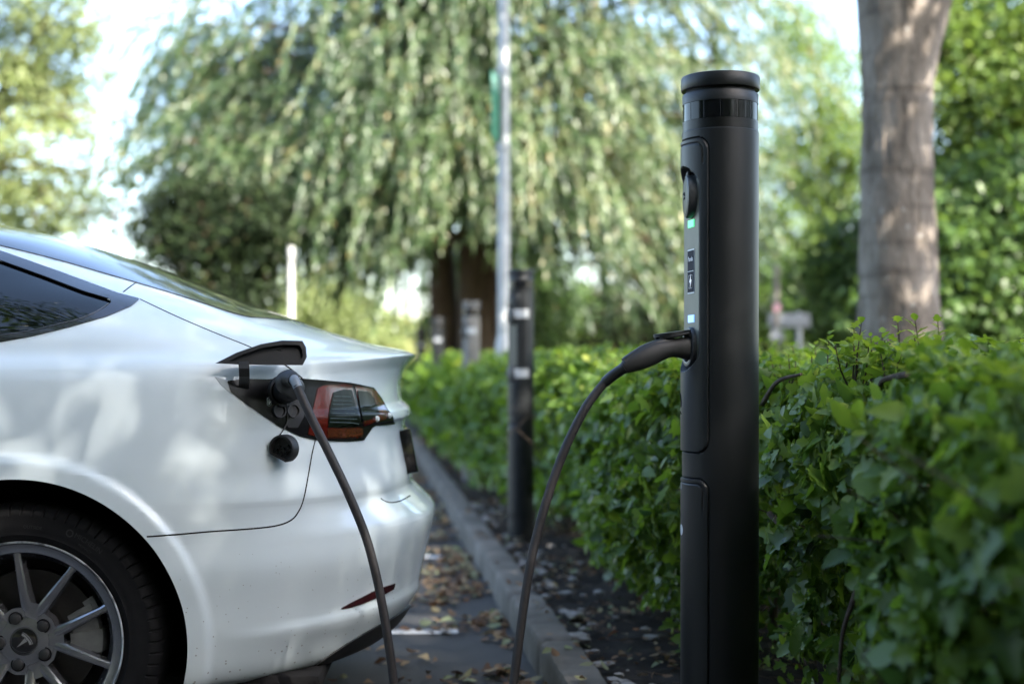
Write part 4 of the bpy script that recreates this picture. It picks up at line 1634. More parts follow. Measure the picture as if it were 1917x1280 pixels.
# one object for all the litter
bm = bmesh.new()
mats = [litter_mat, twig_mat]
me = bpy.data.meshes.new("leaf_litter")
Vs, Ls, Ns, Rn, Mi = [], [], [], [], []
off = 0
for o in lp:
    m = o.data
    nv_ = len(m.vertices)
    co = np.zeros(nv_ * 3, np.float32)
    m.vertices.foreach_get("co", co)
    Vs.append(co)
    li = np.zeros(len(m.loops), np.int32)
    m.loops.foreach_get("vertex_index", li)
    Ls.append(li + off)
    tot = np.zeros(len(m.polygons), np.int32)
    m.polygons.foreach_get("loop_total", tot)
    Ns.append(tot)
    r_ = np.zeros(nv_, np.float32)
    if "rnd" in m.attributes:
        m.attributes["rnd"].data.foreach_get("value", r_)
    Rn.append(r_)
    Mi.append(np.full(len(tot), 0 if "rnd" in m.attributes else 1, np.int32))
    off += nv_
    bpy.data.objects.remove(o)
bm.free()
Vs, Ls, Ns, Rn, Mi = map(np.concatenate, (Vs, Ls, Ns, Rn, Mi))
me.vertices.add(len(Vs) // 3)
me.vertices.foreach_set("co", Vs)
me.loops.add(len(Ls))
me.loops.foreach_set("vertex_index", Ls)
me.polygons.add(len(Ns))
me.polygons.foreach_set("loop_start", np.concatenate([[0], np.cumsum(Ns)[:-1]]).astype(np.int32))
me.polygons.foreach_set("use_smooth", np.ones(len(Ns), bool))
me.attributes.new("rnd", "FLOAT", "POINT").data.foreach_set("value", Rn)
lo_ = link("leaf_litter", me, mats)
me.polygons.foreach_set("material_index", Mi)
me.update(calc_edges=True)
tag(lo_, "brown and green fallen leaves scattered along the kerb and soil", "fallen leaves", kind="stuff")

# pebbles and flakes of broken kerb along the back of it
stone = noisy("pale_stone", 20, [(0.3, (0.15, 0.14, 0.13)), (0.7, (0.33, 0.31, 0.29))], (0.8, 0.9), 0.5, 80, spec=0.2)
pb = MB()
for k in range(110):
    y = rng.uniform(3.0, 9.5)
    x = float(kerb_x(y)) + 0.14 + abs(rng.normal(0, 0.06)) + (0.3 * rng.random() if k % 5 == 0 else 0)
    s = rng.uniform(0.006, 0.03) * (1.5 if k % 9 == 0 else 1)
    bm = bmesh.new()
    bmesh.ops.create_icosphere(bm, subdivisions=1, radius=s)
    for v in bm.verts:
        v.co *= 1 + rng.uniform(-.25, .25)
        v.co.z *= 0.45
        v.co += Vector((x, y, GZ + 0.006))
    bm.verts.index_update()
    pb.add([v.co.copy() for v in bm.verts], [tuple(v.index for v in f.verts) for f in bm.faces])
    bm.free()
tag(pb.build("rubble", stone, None, smooth=False, merge=False), "pale stone chips on the soil behind the kerb", "stone chips", kind="stuff")
# ================================================================== HEDGES
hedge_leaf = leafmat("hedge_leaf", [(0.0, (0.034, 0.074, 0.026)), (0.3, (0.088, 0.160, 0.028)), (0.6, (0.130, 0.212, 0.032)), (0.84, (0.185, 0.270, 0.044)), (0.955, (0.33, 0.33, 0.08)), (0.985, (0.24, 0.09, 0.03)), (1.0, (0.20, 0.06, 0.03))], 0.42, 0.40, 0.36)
stem_mat = noisy("hedge_stem", 40, [(0.3, (0.035, 0.026, 0.020)), (0.7, (0.11, 0.085, 0.065))], (0.7, 0.9), 0.4, 150, spec=0.2)


def face_off(y):
    y = np.asarray(y, float)
    a = np.where(y < 3.4, 0.37 + 0.17 * sstep(2.5, 3.0, y), 0.375 + 0.165 * sstep(4.35, 3.75, y) - 0.15 * sstep(7.9, 10.5, y))
    a = a + 0.15 * np.exp(-((y - 7.25) / 0.55) ** 2)
    return a + 0.03 * np.sin(y * 2.3) + 0.02 * np.sin(y * 5.1 + 1)


def nza(x, y, z, s, seed):
    return np.array([noise.noise(Vector((float(a) * s + seed, float(b) * s, float(c) * s))) for a, b, c in zip(x, y, z)])


def top_z(x, y):
    return 0.975 + 0.03 * np.sin(y * 1.7 + x * 3) + 0.012 * np.sin(y * 7.0 + x * 11) + 0.02 * sstep(4, 8, y)


def hedge_part(y0, y1, n_face, n_top, n_in, s0, s1):
    """positions, directions, normals, sizes, tone of the leaves of a length of hedge"""
    out = []
    # face
    y = rng.uniform(y0, y1, int(n_face * 1.5))
    u = rng.random(len(y)) ** 0.85
    z = GZ + 0.04 + u * (top_z(0, y) - GZ - 0.04)
    bul = nza(y, z, z * 0, 3.2, 1.0) * 0.13 + nza(y, z, z * 0, 8.0, 4.0) * 0.06
    prof = 0.06 * sstep(0.42, 0.10, z) + 0.16 * np.clip((z - 0.84) / 0.15, 0, 1) ** 2 - 0.04 * sstep(0.4, 0.7, z)
    x = kerb_x(y) + face_off(y) + prof - bul + np.abs(rng.exponential(0.045, len(y)))
    gap = nza(y, z, z * 0, 5.5, 11.0)
    keep = (gap > -0.12 + 0.25 * rng.normal(size=len(y)) * 0.5) & ((z > 0.32) | (rng.random(len(y)) < (z - 0.10) * 3.2))
    keep &= rng.random(len(y)) < 0.85
    pos = np.stack([x, y, z], -1)[keep]
    n = len(pos)
    nr = np.array([-1.0, -0.25, 0.45]) + rng.normal(0, 0.55, (n, 3))
    d = np.stack([rng.normal(-0.35, 0.5, n), rng.normal(0, 0.8, n), rng.normal(-0.25, 0.6, n)], -1)
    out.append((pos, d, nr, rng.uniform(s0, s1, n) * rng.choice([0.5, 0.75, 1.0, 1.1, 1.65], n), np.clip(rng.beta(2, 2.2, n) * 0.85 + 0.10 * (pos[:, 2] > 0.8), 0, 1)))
    # top
    y = rng.uniform(y0, y1, n_top)
    w_ = rng.random(n_top) ** 1.2 * 1.25
    x = kerb_x(y) + face_off(y) + 0.06 + w_
    z = top_z(x, y) + nza(x, y, x * 0, 4.0, 7.0) * 0.05 + 0.02 - rng.exponential(0.035, n_top)
    pos = np.stack([x, y, z], -1)
    nr = np.array([0, 0, 1.0]) + rng.normal(0, 0.45, (n_top, 3))
    d = np.stack([rng.normal(-0.2, 0.7, n_top), rng.normal(0, 0.8, n_top), rng.normal(0.25, 0.4, n_top)], -1)
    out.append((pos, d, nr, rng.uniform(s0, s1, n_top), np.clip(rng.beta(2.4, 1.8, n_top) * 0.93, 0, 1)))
    # inside: darker leaf tone adds to the shade in the gaps
    y = rng.uniform(y0, y1, n_in)
    z = rng.uniform(GZ + 0.05, 0.9, n_in)
    x = kerb_x(y) + face_off(y) + 0.14 + rng.random(n_in) * 0.9
    pos = np.stack([x, y, z], -1)
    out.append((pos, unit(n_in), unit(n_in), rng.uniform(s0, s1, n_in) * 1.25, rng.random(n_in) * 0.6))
    return [np.concatenate(a) for a in zip(*out)]


def sprigs(y0, y1, n, s0, s1, hmax):
    """young shoots that stand up out of the top"""
    P, D, Nn, S, T, tubes = [], [], [], [], [], []
    for k in range(n):
        y = rng.uniform(y0, y1)
        x = float(kerb_x(y) + face_off(y)) + 0.05 + rng.random() ** 1.5 * 0.9
        z = float(top_z(x, y)) - 0.02
        h = rng.uniform(0.03, hmax)
        tip = np.array([x + rng.normal(0, 0.02), y + rng.normal(0, 0.02), z + h])
        base = np.array([x, y, z - 0.05])
        tubes.append([base, (base + tip) / 2 + rng.normal(0, 0.006, 3), tip])
        m = int(3 + h / 0.018)
        for i in range(m):
            t = 0.35 + 0.65 * i / (m - 1)
            a = i * 2.4 + rng.random()
            P.append(base + (tip - base) * t)
            D.append([math.cos(a), math.sin(a), 0.55 + 0.5 * t])
            Nn.append([-math.cos(a) * 0.5, -math.sin(a) * 0.5, 1])
            S.append(rng.uniform(s0, s1) * (1.0 - 0.35 * t))
            T.append(min(0.95, 0.6 + 0.3 * rng.random()))
    return [np.array(P), np.array(D), np.array(Nn), np.array(S), np.array(T)], tubes


def split_leaf(name, parts, mat, parent, kinds=("lobed", "oval"), prob=0.55):
    """half of the leaves lobed, half oval, in one mesh"""
    pos, d, nr, s, t = parts
    sel = rng.random(len(pos)) < prob
    obs = [leaf_mesh(name, kinds[0], pos[sel], d[sel], nr[sel], s[sel], t[sel], mat, parent, rng.uniform(0.3, 1.6, sel.sum())),
           leaf_mesh(name, kinds[1], pos[~sel], d[~sel], nr[~sel], s[~sel], t[~sel], mat, parent, rng.uniform(0.3, 1.6, (~sel).sum()))]
    return join(obs, name)


def join(obs, name):
    Vs, Ls, Ns, Rn, off = [], [], [], [], 0
    for o in obs:
        m = o.data
        co = np.zeros(len(m.vertices) * 3, np.float32)
        m.vertices.foreach_get("co", co)
        li = np.zeros(len(m.loops), np.int32)
        m.loops.foreach_get("vertex_index", li)
        r_ = np.zeros(len(m.vertices), np.float32)
        m.attributes["rnd"].data.foreach_get("value", r_)
        Vs.append(co), Ls.append(li + off), Ns.append(len(m.polygons)), Rn.append(r_)
        off += len(m.vertices)
    par, mat = obs[0].parent, obs[0].data.materials[0]
    for o in obs:
        me = o.data
        bpy.data.objects.remove(o)
        bpy.data.meshes.remove(me)
    Vs, Ls, Rn = map(np.concatenate, (Vs, Ls, Rn))
    me = bpy.data.meshes.new(name)
    me.vertices.add(len(Vs) // 3)
    me.vertices.foreach_set("co", Vs)
    me.loops.add(len(Ls))
    me.loops.foreach_set("vertex_index", Ls)
    me.polygons.add(sum(Ns))
    me.polygons.foreach_set("loop_start", (np.arange(sum(Ns)) * 3).astype(np.int32))
    me.polygons.foreach_set("use_smooth", np.ones(sum(Ns), bool))
    me.attributes.new("rnd", "FLOAT", "POINT").data.foreach_set("value", Rn)
    me.update(calc_edges=True)
    return link(name, me, mat, par)


def hedge_stems(y0, y1, n, lo=0.15, hi=0.8):
    mb = MB()
    for k in range(n):
        y = rng.uniform(y0, y1)
        x = float(kerb_x(y) + face_off(y)) + rng.uniform(lo, hi)
        p = np.array([x, y, GZ - 0.03])
        pts, r = [p], rng.uniform(0.004, 0.011)
        dr = np.array([rng.normal(-0.12, 0.25), rng.normal(0, 0.3), 1.0])
        for i in range(6):
            dr = dr + rng.normal(0, 0.22, 3) * [1, 1, 0.3]
            p = p + dr / np.linalg.norm(dr) * rng.uniform(0.10, 0.17)
            if p[2] > 0.95:
                break
            pts.append(p)
        if len(pts) < 3 or any(q[1] < 3.6 and CX + F * q[0] / q[1] < 1500 for q in pts):
            continue
        mb.tube(catmull(pts, 3), [r * (1 - 0.7 * i / (3 * (len(pts) - 1))) for i in range(3 * (len(pts) - 1) + 1)], 6)
        for q in range(5):
            b = pts[rng.integers(1, len(pts))]
            if abs(b[1] - 3.4) < 0.6 and b[0] < PX + 0.32:
                continue
            e = b + np.array([rng.normal(-0.10, 0.12), rng.normal(0, 0.13), rng.normal(0.06, 0.10)])
            if e[1] < 3.6 and CX + F * e[0] / e[1] < 1500:
                continue
            mb.tube([b, (b + e) / 2 + rng.normal(0, 0.015, 3), e], [0.003, 0.0022, 0.0012], 5)
    return mb


# long hedge behind the posts
rng = np.random.default_rng(33)
hg = empty("hedge", (float(kerb_x(9)) + 1.0, 9.0, 0.0))
HO = np.array(hg.location)
tag(hg, "long clipped green hedge running behind the row of charging posts", "hedge")
A = [hedge_part(2.9, 6.2, 15500, 10500, 7500, 0.026, 0.048), sprigs(2.9, 7.0, 340, 0.024, 0.048, 0.115)]
tubes = A[1][1]
A = [np.concatenate(a) for a in zip(A[0], A[1][0])]
A[0] = A[0] - HO
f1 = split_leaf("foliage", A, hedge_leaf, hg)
B = hedge_part(6.2, 11.5, 11500, 9000, 4500, 0.04, 0.072)
C_ = hedge_part(11.5, 24.0, 6500, 7000, 2200, 0.09, 0.15)
B = [np.concatenate(a) for a in zip(B, C_, sprigs(6.5, 14.0, 130, 0.05, 0.08, 0.09)[0])]
B[0] = B[0] - HO
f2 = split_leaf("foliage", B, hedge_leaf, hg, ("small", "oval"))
join([f1, f2], "foliage")
sm = hedge_stems(3.0, 9.0, 90, 0.28, 0.8)
for t in tubes:
    sm.tube(t, [0.0024, 0.002, 0.0012], 5)
# a few crooked bare branches show at the broken end beside the post
for pts in ([(1608, 985, 2.95), (1622, 1040, 2.93), (1598, 1120, 2.92), (1578, 1185, 2.95), (1570, 1275, 3.0)], [(1700, 700, 2.9), (1650, 715, 3.1), (1655, 760, 3.2)],
            [(1425, 760, 3.9), (1455, 715, 3.7), (1500, 700, 3.6)], [(1440, 960, 3.7), (1490, 1020, 3.6), (1530, 1120, 3.6)]):
    q = catmull([at(*p) for p in pts], 6)
    sm.tube(q, [0.0075 - 0.004 * i / len(q) for i in range(len(q))], 8)
so2 = sm.build("stems", stem_mat, None, merge=False)
so2.data.transform(Matrix.Translation(-Vector(HO)))
so2.parent = hg

# the nearer bush, out of focus at the right edge
nb = empty("bush", (0.95, 1.9, 0.0))
NO = np.array(nb.location)
tag(nb, "leafy green bush in front of the hedge, close to the viewer and out of focus", "bush")
A = hedge_part(1.30, 2.80, 9800, 5200, 4600, 0.026, 0.049)
sp, tb2 = sprigs(1.5, 2.75, 90, 0.030, 0.055, 0.07)
A = [np.concatenate(a) for a in zip(A, sp)]
A[0] = A[0] - NO
split_leaf("foliage", A, hedge_leaf, nb)
sm = hedge_stems(1.4, 2.75, 40, 0.25, 0.7)
so2 = sm.build("stems", stem_mat, None, merge=False)
so2.data.transform(Matrix.Translation(-Vector(NO)))
so2.parent = nb


# ================================================================== TREES
bark_smooth = noisy("smooth_bark", 6, [(0.28, (0.080, 0.065, 0.053)), (0.48, (0.165, 0.139, 0.116)), (0.62, (0.235, 0.202, 0.172)), (0.78, (0.34, 0.30, 0.262))], (0.75, 0.9), 1.0, 28, stretch=(1, 1, 0.4), dist=0.03, spec=0.2)
# pale lichen spots on the smooth bark
_nt = bark_smooth.node_tree
_b = _nt.nodes["Principled BSDF"]
_src = _b.inputs["Base Color"].links[0].from_socket
_tc = N(_nt, "ShaderNodeTexCoord")
_v = N(_nt, "ShaderNodeTexVoronoi", Scale=13.0)
_nt.links.new(_tc.outputs["Object"], _v.inputs["Vector"])
_r = ramp(_nt, _v.outputs["Distance"], [(0.12, (0.8, 0.8, 0.8)), (0.2, (0, 0, 0))])
_v2 = N(_nt, "ShaderNodeTexNoise", Scale=4.0, Detail=2)
_nt.links.new(_tc.outputs["Object"], _v2.inputs["Vector"])
_r2 = ramp(_nt, _v2.outputs["Fac"], [(0.5, (0, 0, 0)), (0.56, (1, 1, 1))])
_m = N(_nt, "ShaderNodeMix", data_type="RGBA", blend_type="MULTIPLY")
_m.inputs["Factor"].default_value = 1
_nt.links.new(_r, _m.inputs["A"])
_nt.links.new(_r2, _m.inputs["B"])
_m2 = N(_nt, "ShaderNodeMix", data_type="RGBA")
_nt.links.new(_m.outputs["Result"], _m2.inputs["Factor"])
_nt.links.new(_src, _m2.inputs["A"])
_m2.inputs["B"].default_value = (0.32, 0.31, 0.29, 1)
# dark rings round the trunk
_wv = N(_nt, "ShaderNodeTexNoise", Scale=2.2, Detail=4)
_mp = N(_nt, "ShaderNodeMapping")
_mp.inputs["Scale"].default_value = (0.35, 0.35, 3.4)
_nt.links.new(_tc.outputs["Object"], _mp.inputs["Vector"])
_nt.links.new(_mp.outputs["Vector"], _wv.inputs["Vector"])
_r3 = ramp(_nt, _wv.outputs["Fac"], [(0.36, (0.42, 0.40, 0.38)), (0.47, (1, 1, 1))])
_m3 = N(_nt, "ShaderNodeMix", data_type="RGBA", blend_type="MULTIPLY")
_m3.inputs["Factor"].default_value = 0.8
_nt.links.new(_m2.outputs["Result"], _m3.inputs["A"])
_nt.links.new(_r3, _m3.inputs["B"])
_nt.links.new(_m3.outputs["Result"], _b.inputs["Base Color"])
bark_rough = noisy("rough_bark", 4, [(0.25, (0.05, 0.034, 0.025)), (0.5, (0.105, 0.072, 0.052)), (0.75, (0.18, 0.13, 0.095))], (0.8, 0.95), 1.0, 24, stretch=(1, 1, 0.22), dist=0.04, spec=0.15)

G = {
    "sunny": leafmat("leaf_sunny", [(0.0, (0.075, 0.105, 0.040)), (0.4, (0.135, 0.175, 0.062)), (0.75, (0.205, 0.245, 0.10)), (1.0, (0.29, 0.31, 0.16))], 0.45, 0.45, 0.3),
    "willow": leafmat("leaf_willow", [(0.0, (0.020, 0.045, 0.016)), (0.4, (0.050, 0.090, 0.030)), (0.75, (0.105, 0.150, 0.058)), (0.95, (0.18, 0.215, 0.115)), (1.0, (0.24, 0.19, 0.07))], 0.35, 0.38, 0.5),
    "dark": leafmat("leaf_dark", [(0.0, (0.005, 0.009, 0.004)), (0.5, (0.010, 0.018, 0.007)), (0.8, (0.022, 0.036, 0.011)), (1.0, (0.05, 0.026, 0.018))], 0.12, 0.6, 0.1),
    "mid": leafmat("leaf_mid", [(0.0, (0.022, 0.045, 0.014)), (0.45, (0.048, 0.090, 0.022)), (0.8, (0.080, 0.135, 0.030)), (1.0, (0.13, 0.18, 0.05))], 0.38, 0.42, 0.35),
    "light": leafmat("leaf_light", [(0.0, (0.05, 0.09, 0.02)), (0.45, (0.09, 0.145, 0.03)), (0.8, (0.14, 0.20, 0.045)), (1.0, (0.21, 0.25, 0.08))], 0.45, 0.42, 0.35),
}


def reseed(k):
    global rng
    rng = np.random.default_rng(k)
    random.seed(k)


def crown_arrays(blobs, n, s0, s1, clump, shell=0.55, density=46):
    tot = sum(b[1][0] * b[1][1] + b[1][1] * b[1][2] + b[1][0] * b[1][2] for b in blobs)
    P, Nn, Dd, S, T = [], [], [], [], []
    for c, r in blobs:
        k = int(n * (r[0] * r[1] + r[1] * r[2] + r[0] * r[2]) / tot)
        nc = max(6, k // density)
        u = unit(nc)
        rad = (shell + (1 - shell) * rng.random(nc) ** 0.5) * (1 + 0.13 * rng.normal(size=nc))
        cc = np.asarray(c) + u * rad[:, None] * np.asarray(r)
        i = rng.integers(0, nc, k)
        cs = clump * rng.uniform(0.6, 1.3, nc)
        g = rng.normal(size=(k, 3)) * cs[i][:, None] * [1, 1, 0.6]
        p = cc[i] + g
        P.append(p)
        Nn.append(np.array([0, 0, 0.9]) + u[i] * 0.5 + rng.normal(0, 0.5, (k, 3)))
        Dd.append(u[i] * 0.5 + rng.normal(0, 0.7, (k, 3)) + [0, 0, -0.35])
        S.append(rng.uniform(s0, s1, k))
        tone = rng.random(nc)
        T.append(np.clip(0.45 * tone[i] + 0.55 * rng.random(k), 0, 1))
    return [np.concatenate(a) for a in (P, Dd, Nn, S, T)]


def limb(mb, a, b, r0, r1, wob=0.12, seg=9):
    a, b = np.asarray(a, float), np.asarray(b, float)
    l = np.linalg.norm(b - a)
    pts = [a] + [a + (b - a) * t + rng.normal(0, wob * l * 0.18, 3) + [0, 0, 0.10 * l * math.sin(math.pi * t)] for t in (0.35, 0.7)] + [b]
    q = catmull(pts, 5)
    mb.tube(q, [r0 + (r1 - r0) * i / (len(q) - 1) for i in range(len(q))], seg)
    return q


def tree(name, label, base, trunk_r, trunk_h, blobs, n, s0, s1, leaf, bark, clump=0.4, kind="rhomb", cat="tree", group=None, shell=0.55, lean=(0, 0), twigs=True, density=46, thin=None):
    reseed(sum(map(ord, label)))
    root = empty(name, base)
    B = np.array(base)
    blobs = [(np.asarray(c) - B, r) for c, r in blobs]
    mb = MB()
    top = np.array([lean[0], lean[1], trunk_h])
    q = catmull([np.array([0, 0, -0.15]), np.array([0.0, 0, 0.06 * trunk_h]), top * 0.5 + rng.normal(0, 0.04, 3), top], 8)
    mb.tube(q, [trunk_r * (1.45 if i == 0 else 1.25 - 0.25 * min(1, i / 6) - 0.35 * i / len(q)) for i in range(len(q))], 18)
    for c, r in blobs:
        l = limb(mb, top * rng.uniform(0.75, 1.0), c, trunk_r * 0.5, trunk_r * 0.16)
        if twigs:
            for k in range(7):
                e = c + unit(1)[0] * np.asarray(r) * 0.9
                limb(mb, l[rng.integers(6, len(l))], e, trunk_r * 0.16, trunk_r * 0.03, 0.2, 6)
    mb.build("trunk", bark, root, merge=False)
    pos, d, nr, s, t = crown_arrays(blobs, n, s0, s1, clump, shell, density)
    if thin:
        kp = rng.random(len(pos)) < np.where(pos[:, 0] + B[0] > thin[0], thin[1], 1.0)
        pos, d, nr, s, t = pos[kp], d[kp], nr[kp], s[kp], t[kp]
    leaf_mesh("crown", kind, pos, d, nr, s, t, G[leaf], root, rng.uniform(0.2, 1.4, len(pos)))
    tag(root, label, cat, group)
    return root


def wp(px, py, d):
    return at(px, py, d)


# --- sunny airy tree at the left
b0 = wp(-90, 700, 23)
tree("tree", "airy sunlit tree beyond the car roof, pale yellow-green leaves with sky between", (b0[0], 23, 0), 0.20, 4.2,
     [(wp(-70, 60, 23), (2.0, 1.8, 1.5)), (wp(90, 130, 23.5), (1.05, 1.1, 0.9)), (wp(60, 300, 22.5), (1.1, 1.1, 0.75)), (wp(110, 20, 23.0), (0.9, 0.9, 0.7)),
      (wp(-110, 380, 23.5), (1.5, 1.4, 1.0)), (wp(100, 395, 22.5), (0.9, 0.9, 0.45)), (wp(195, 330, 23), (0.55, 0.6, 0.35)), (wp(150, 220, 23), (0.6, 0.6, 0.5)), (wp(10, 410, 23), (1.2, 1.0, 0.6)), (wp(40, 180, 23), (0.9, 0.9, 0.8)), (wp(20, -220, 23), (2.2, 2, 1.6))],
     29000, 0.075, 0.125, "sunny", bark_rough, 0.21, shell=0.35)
# --- dark shrub left of the willow
b0 = wp(390, 700, 17)
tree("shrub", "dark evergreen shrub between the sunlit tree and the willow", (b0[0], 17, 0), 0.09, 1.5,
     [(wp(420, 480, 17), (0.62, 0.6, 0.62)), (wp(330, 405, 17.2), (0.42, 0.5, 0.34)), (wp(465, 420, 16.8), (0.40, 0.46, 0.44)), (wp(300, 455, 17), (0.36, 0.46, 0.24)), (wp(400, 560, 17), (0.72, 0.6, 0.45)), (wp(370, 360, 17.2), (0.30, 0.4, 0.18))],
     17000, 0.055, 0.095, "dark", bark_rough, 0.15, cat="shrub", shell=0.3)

# --- dark shrubs right behind the willow stems
b0 = wp(900, 700, 25)
tree("shrub", "dark green shrub right behind the willow stems", (b0[0], 25, 0), 0.08, 1.2,
     [(wp(850, 590, 25), (0.7, 0.7, 0.7)), (wp(930, 540, 25), (0.8, 0.7, 0.8)), (wp(1010, 560, 25), (0.8, 0.7, 0.8)), (wp(880, 470, 25.4), (0.7, 0.7, 0.6)), (wp(970, 450, 25.4), (0.8, 0.7, 0.6))],
     13000, 0.08, 0.13, "mid", bark_rough, 0.2, cat="shrub", shell=0.3)
# --- sunlit bush on the bank behind the boot
b0 = wp(610, 700, 31)
tree("shrub", "sunlit yellow-green bush on the bank, seen above the car boot", (b0[0], 31, 0.4), 0.06, 0.8,
     [(wp(520, 600, 31), (0.8, 0.8, 0.45)), (wp(610, 585, 31), (0.8, 0.8, 0.6)), (wp(690, 615, 31), (0.8, 0.8, 0.45)), (wp(580, 540, 31.5), (0.7, 0.7, 0.5)), (wp(650, 560, 31.5), (0.6, 0.7, 0.4))],
     9000, 0.08, 0.14, "sunny", bark_rough, 0.25, cat="shrub", shell=0.3)

# --- the great willow: two stems, arching limbs and curtains of hanging shoots
WD = 20.0
reseed(21)
wb = wp(897, 700, WD)
wl = empty("willow_tree", (wb[0], WD, 0))
WO = np.array(wl.location)
tag(wl, "big drooping willow behind the lamp column, grey-green hanging branches and twin brown stems", "tree")
mb = MB()
stems = [([(0, 0, -0.2), (0.0, 0, 0.5), (0.02, 0.05, 2.0), (-0.02, 0.1, 4.0), (-0.05, 0.2, 6.0)], 0.35), ([(-0.46, 0.3, -0.2), (-0.48, 0.3, 0.6), (-0.52, 0.35, 2.0), (-0.62, 0.4, 4.4)], 0.24)]
tips = []
for pts, r in stems:
    q = catmull(pts, 8)
    mb.tube(q, [r * (1.5 if i < 2 else 1.12 - 0.45 * i / len(q)) for i in range(len(q))], 20)
bough = []
for k in range(176):
    # tips spread over the dome of the crown, most of them on the near and outer sides
    for _ in range(50):
        u = unit(1)[0]
        if u[2] > -0.35 and (u[1] < 0.25 or rng.random() < 0.25):
            break
    rr = rng.uniform(0.35, 1.0) if k % 3 == 0 else rng.uniform(0.75, 1.0)
    e = np.array([-0.1, 0.2, 4.7]) + u * rr * np.array([4.65, 3.1, 4.6])
    s = np.array([-0.05 if e[0] > -0.6 else -0.65, 0.2, min(6.0, max(2.4, e[2] * 0.8))])
    if k >= 156:
        e = np.array([rng.uniform(-1.5, 0.9), rng.uniform(-2.6, -1.0), rng.uniform(3.6, 7.4)])
        s[2] = e[2] * 0.75
    elif k >= 92:
        a = rng.uniform(-math.pi, 0.0) if rng.random() < 0.85 else rng.uniform(0, math.pi)
        rr = rng.uniform(0.55, 0.95)
        e = np.array([-0.15 + 4.3 * rr * math.cos(a), 0.2 + 2.9 * rr * math.sin(a), rng.uniform(2.5, 3.9)])
        s[2] = min(s[2], 3.2)
    pts = [s, s + (e - s) * 0.5 + [0, 0, 0.5], e]
    q = catmull(pts, 7)
    mb.tube(q, [0.075 - 0.065 * i / len(q) for i in range(len(q))], 7)
    bough.append(q)
mb.build("trunk", bark_rough, wl, merge=False)
P, D, Nn, S, T = [], [], [], [], []
for bi, q in enumerate(bough):
    btone = rng.normal(0, 0.14)
    e_ = q[-1]
    for k in range(40):
        i0 = rng.integers(9, len(q)) if k > 10 else len(q) - 1
        st = q[i0] + rng.normal(0, 0.30, 3)
        out = np.array([st[0] + 0.2, st[1], 0])
        out = out / (np.linalg.norm(out) + 1e-6)
        v = out * rng.uniform(0.25, 0.95) + rng.normal(0, 0.25, 3) + [0, 0, rng.uniform(-0.1, 0.5)]
        ln = rng.uniform(0.5, 1.8)
        stepn = int(ln / 0.05)
        p = st.copy()
        tone = rng.normal(0, 0.17) + btone + (0.10 if st[0] > 1.0 else (-0.08 if st[0] < -0.8 else 0))  # right strands lighter, left ones darker: sun and shade put into the leaf tone
        lowest = rng.normal(0, 0.25) + (float(np.interp(st[0], [-4.6, -3.4, -2.6, -1.3], [3.6, 3.25, 2.5, 1.75])) + 0.3 * math.sin(st[0] * 2.3 + st[1])) if st[0] < 0.3 else 1.25 + 0.3 * math.sin(st[0] * 2.1)
        if abs(st[0] + 0.10) < 0.50 and st[1] < 0:
            lowest = 2.75 + rng.normal(0, 0.35)
        for j in range(stepn):
            v = v + np.array([0, 0, -0.07])
            v /= max(1.0, np.linalg.norm(v))
            p = p + v * 0.05
            if p[2] < lowest:
                break
            for sgn in (-1, 1):
                sd = np.cross(v, [0, 0, 1.0]) * sgn + rng.normal(0, 0.4, 3)
                P.append(p + rng.normal(0, 0.012, 3))
                D.append(v * 1.0 + sd * 0.5 + [0, 0, -0.2])
                Nn.append(rng.normal(0, 0.7, 3) + [0.2, -0.6, 0.5])
                S.append(rng.uniform(0.08, 0.15))
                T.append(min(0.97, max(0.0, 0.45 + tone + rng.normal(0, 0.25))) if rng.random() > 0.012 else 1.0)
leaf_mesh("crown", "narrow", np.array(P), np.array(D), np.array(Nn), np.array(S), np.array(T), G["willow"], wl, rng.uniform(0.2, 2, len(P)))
print("willow leaves", len(P))

# --- smooth-barked tree at the right, its crown above the frame
TD = 7.5
reseed(5)
tb_ = wp(1686, 700, TD)
rt = empty("tree", (tb_[0], TD, GZ))
tag(rt, "tree with thick smooth grey-brown trunk rising out of the hedge, forking at the top", "tree")
V, Fs = [], []
zz = np.concatenate([np.linspace(-0.1, 0.9, 16), np.linspace(1.0, 3.6, 60)])
nseg = 72
for z in zz:
    r = 0.205 + 0.012 * math.sin(z * 2.1) - 0.006 * z + 0.085 * math.exp(-max(z - 0.55, 0) / 0.28) + 0.10 * float(sstep(2.25, 3.4, z))
    cxx = -0.012 * z + 0.05 * float(sstep(2.1, 3.4, z))
    for k in range(nseg):
        a = 2 * math.pi * k / nseg
        rr = r * (1 + 0.035 * math.sin(3 * a + 1.2 + z * 0.3) + 0.05 * noise.noise(Vector((math.cos(a) * 1.6, math.sin(a) * 1.6, z * 1.5))) + 0.05 * math.exp(-max(z - 0.5, 0) / 0.2) * math.sin(7 * a))
        rr += 0.014 * noise.noise(Vector((math.cos(a) * 7, math.sin(a) * 7, z * 6)))
        rr += 0.012 * math.exp(-((z - 2.25) / 0.035) ** 2) * (0.5 + 0.5 * noise.noise(Vector((a, 3, 1))))
        ex = 1.0 + 0.30 * float(sstep(2.3, 3.5, z)) * max(0, math.cos(a))
        V.append((cxx + rr * math.cos(a) * ex, rr * math.sin(a), z))
for i in range(len(zz) - 1):
    for k in range(nseg):
        Fs.append((i * nseg + k, i * nseg + (k + 1) % nseg, (i + 1) * nseg + (k + 1) % nseg, (i + 1) * nseg + k))
mb = MB().add(V, Fs)
limb(mb, (0.22, 0, 3.1), (1.4, 0.1, 5.2), 0.20, 0.07, 0.05, 16)
limb(mb, (-0.05, 0, 3.1), (-0.5, -0.3, 6.0), 0.23, 0.08, 0.05, 16)
